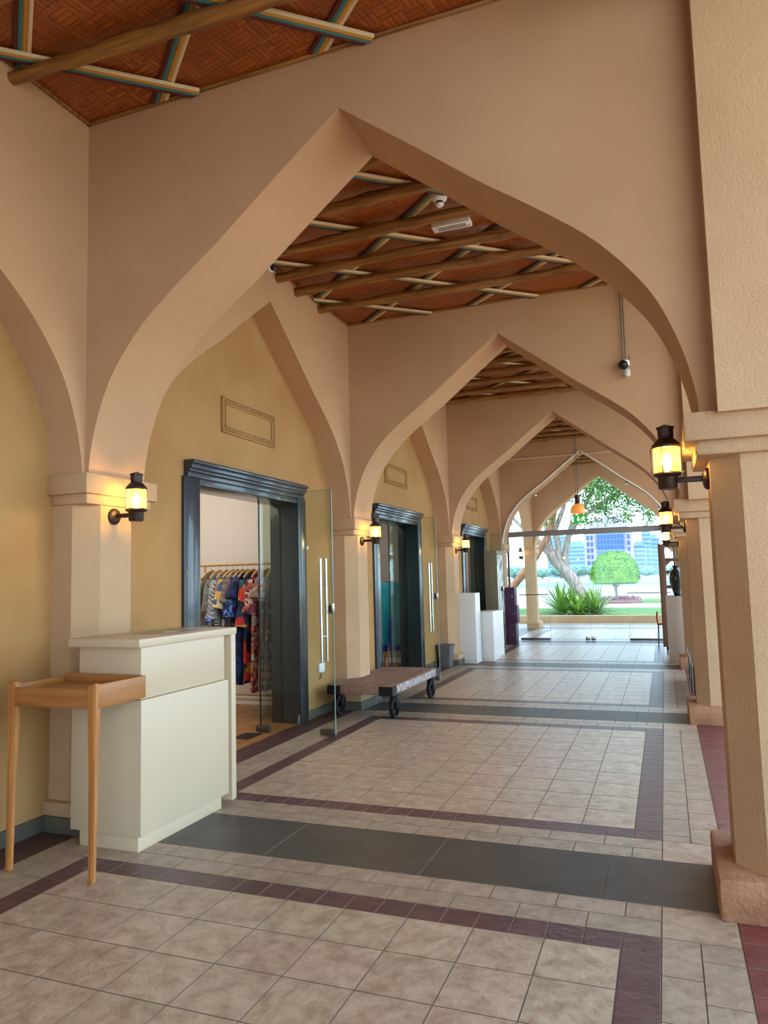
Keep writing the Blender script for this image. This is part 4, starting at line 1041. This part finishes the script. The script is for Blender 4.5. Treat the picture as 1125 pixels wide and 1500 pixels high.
# promenade railing
t = thing('promenade_railing', (0, 82, 0), 'distant pale railing along the waterfront promenade', 'railing')
b = BM(); box(b, -60, 30, -.05, .05, .9, 1.0); link('handrail', b, 'far_building', t)
b = BM()
for i in range(60): box(b, -60+i*1.5, -59.85+i*1.5, -.05, .05, 0, .9)
link('balusters', b, 'far_building', t)

# far city
YB = 250
t = thing('hotel_building', (-18, YB, 0), 'pale stepped waterfront hotel with blue window grid across the bay', 'building')
def fb(nm, dims, m_, root): return link(nm, (lambda b: (box(b, *dims), b)[1])(BM()), m_, root, smooth=False)
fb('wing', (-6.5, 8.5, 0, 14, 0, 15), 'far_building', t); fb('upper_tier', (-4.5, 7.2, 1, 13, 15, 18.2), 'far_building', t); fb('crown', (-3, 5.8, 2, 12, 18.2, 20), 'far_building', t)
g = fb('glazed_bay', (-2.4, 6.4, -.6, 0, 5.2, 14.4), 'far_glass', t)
wp = None
for i in range(8):
    for j in range(5):
        b = BM(); box(b, 0, .75, -.15, 0, 0, 1.3)
        if wp is None:
            mat('far_window', (52, 82, 128), .4); wp = link('window', b, 'far_window', t, smooth=False); c = wp
        else: c = wp.copy(); col.objects.link(c); c.parent = t; b.free()
        c.location = (-2.2+i*1.07, -.6, 5.6+j*1.75)
for s in (-5.6, -4.4, 7.2):
    for j in range(6): c = wp.copy(); col.objects.link(c); c.parent = t; c.location = (s, 0, 2+j*2.1)
b = BM()
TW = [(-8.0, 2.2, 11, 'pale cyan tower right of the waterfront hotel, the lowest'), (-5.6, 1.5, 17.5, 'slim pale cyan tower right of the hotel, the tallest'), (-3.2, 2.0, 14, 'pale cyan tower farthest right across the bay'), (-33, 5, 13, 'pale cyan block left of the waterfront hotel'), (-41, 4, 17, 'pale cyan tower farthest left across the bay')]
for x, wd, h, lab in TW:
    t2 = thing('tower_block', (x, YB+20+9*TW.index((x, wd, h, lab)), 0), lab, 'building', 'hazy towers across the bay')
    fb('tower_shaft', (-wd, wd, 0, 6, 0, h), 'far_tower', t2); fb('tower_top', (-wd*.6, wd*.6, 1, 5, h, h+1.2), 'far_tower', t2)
    bb = BM()
    for j in range(int(h/1.5)): box(bb, -wd*.9, wd*.9, -.1, 0, 1+j*1.5, 1.5+j*1.5)
    link('window_bands', bb, 'far_glass', t2, smooth=False)
tf = None
for i in range(14):
    x = -50 + i*4.6 + random.uniform(-.3, .3)
    if tf is None:
        tf = thing('shore_tree', (0, 0, 0), 'hazy round tree on the far shore', 'tree', 'hazy trees on the far shore')
        b = BM(); bmesh.ops.create_icosphere(b, subdivisions=3, radius=1.5, matrix=Matrix.Translation((0, 0, 2.2)))
        for v in b.verts: v.co += Vector((random.uniform(-.2, .2), random.uniform(-.2, .2), random.uniform(-.2, .2)))
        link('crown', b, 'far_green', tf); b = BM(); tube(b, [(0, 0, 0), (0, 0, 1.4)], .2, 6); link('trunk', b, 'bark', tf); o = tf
    else: o = copy_tree(tf)
    o['label'] = 'hazy round tree on the far shore, %s from the left' % (ORD + ['ninth', 'tenth', 'eleventh', 'twelfth', 'thirteenth', 'fourteenth'])[i]
    s = random.uniform(.7, 1.15); o.location = (x, 205+random.uniform(-6, 6), 0); o.scale = (s*1.9, s, s)
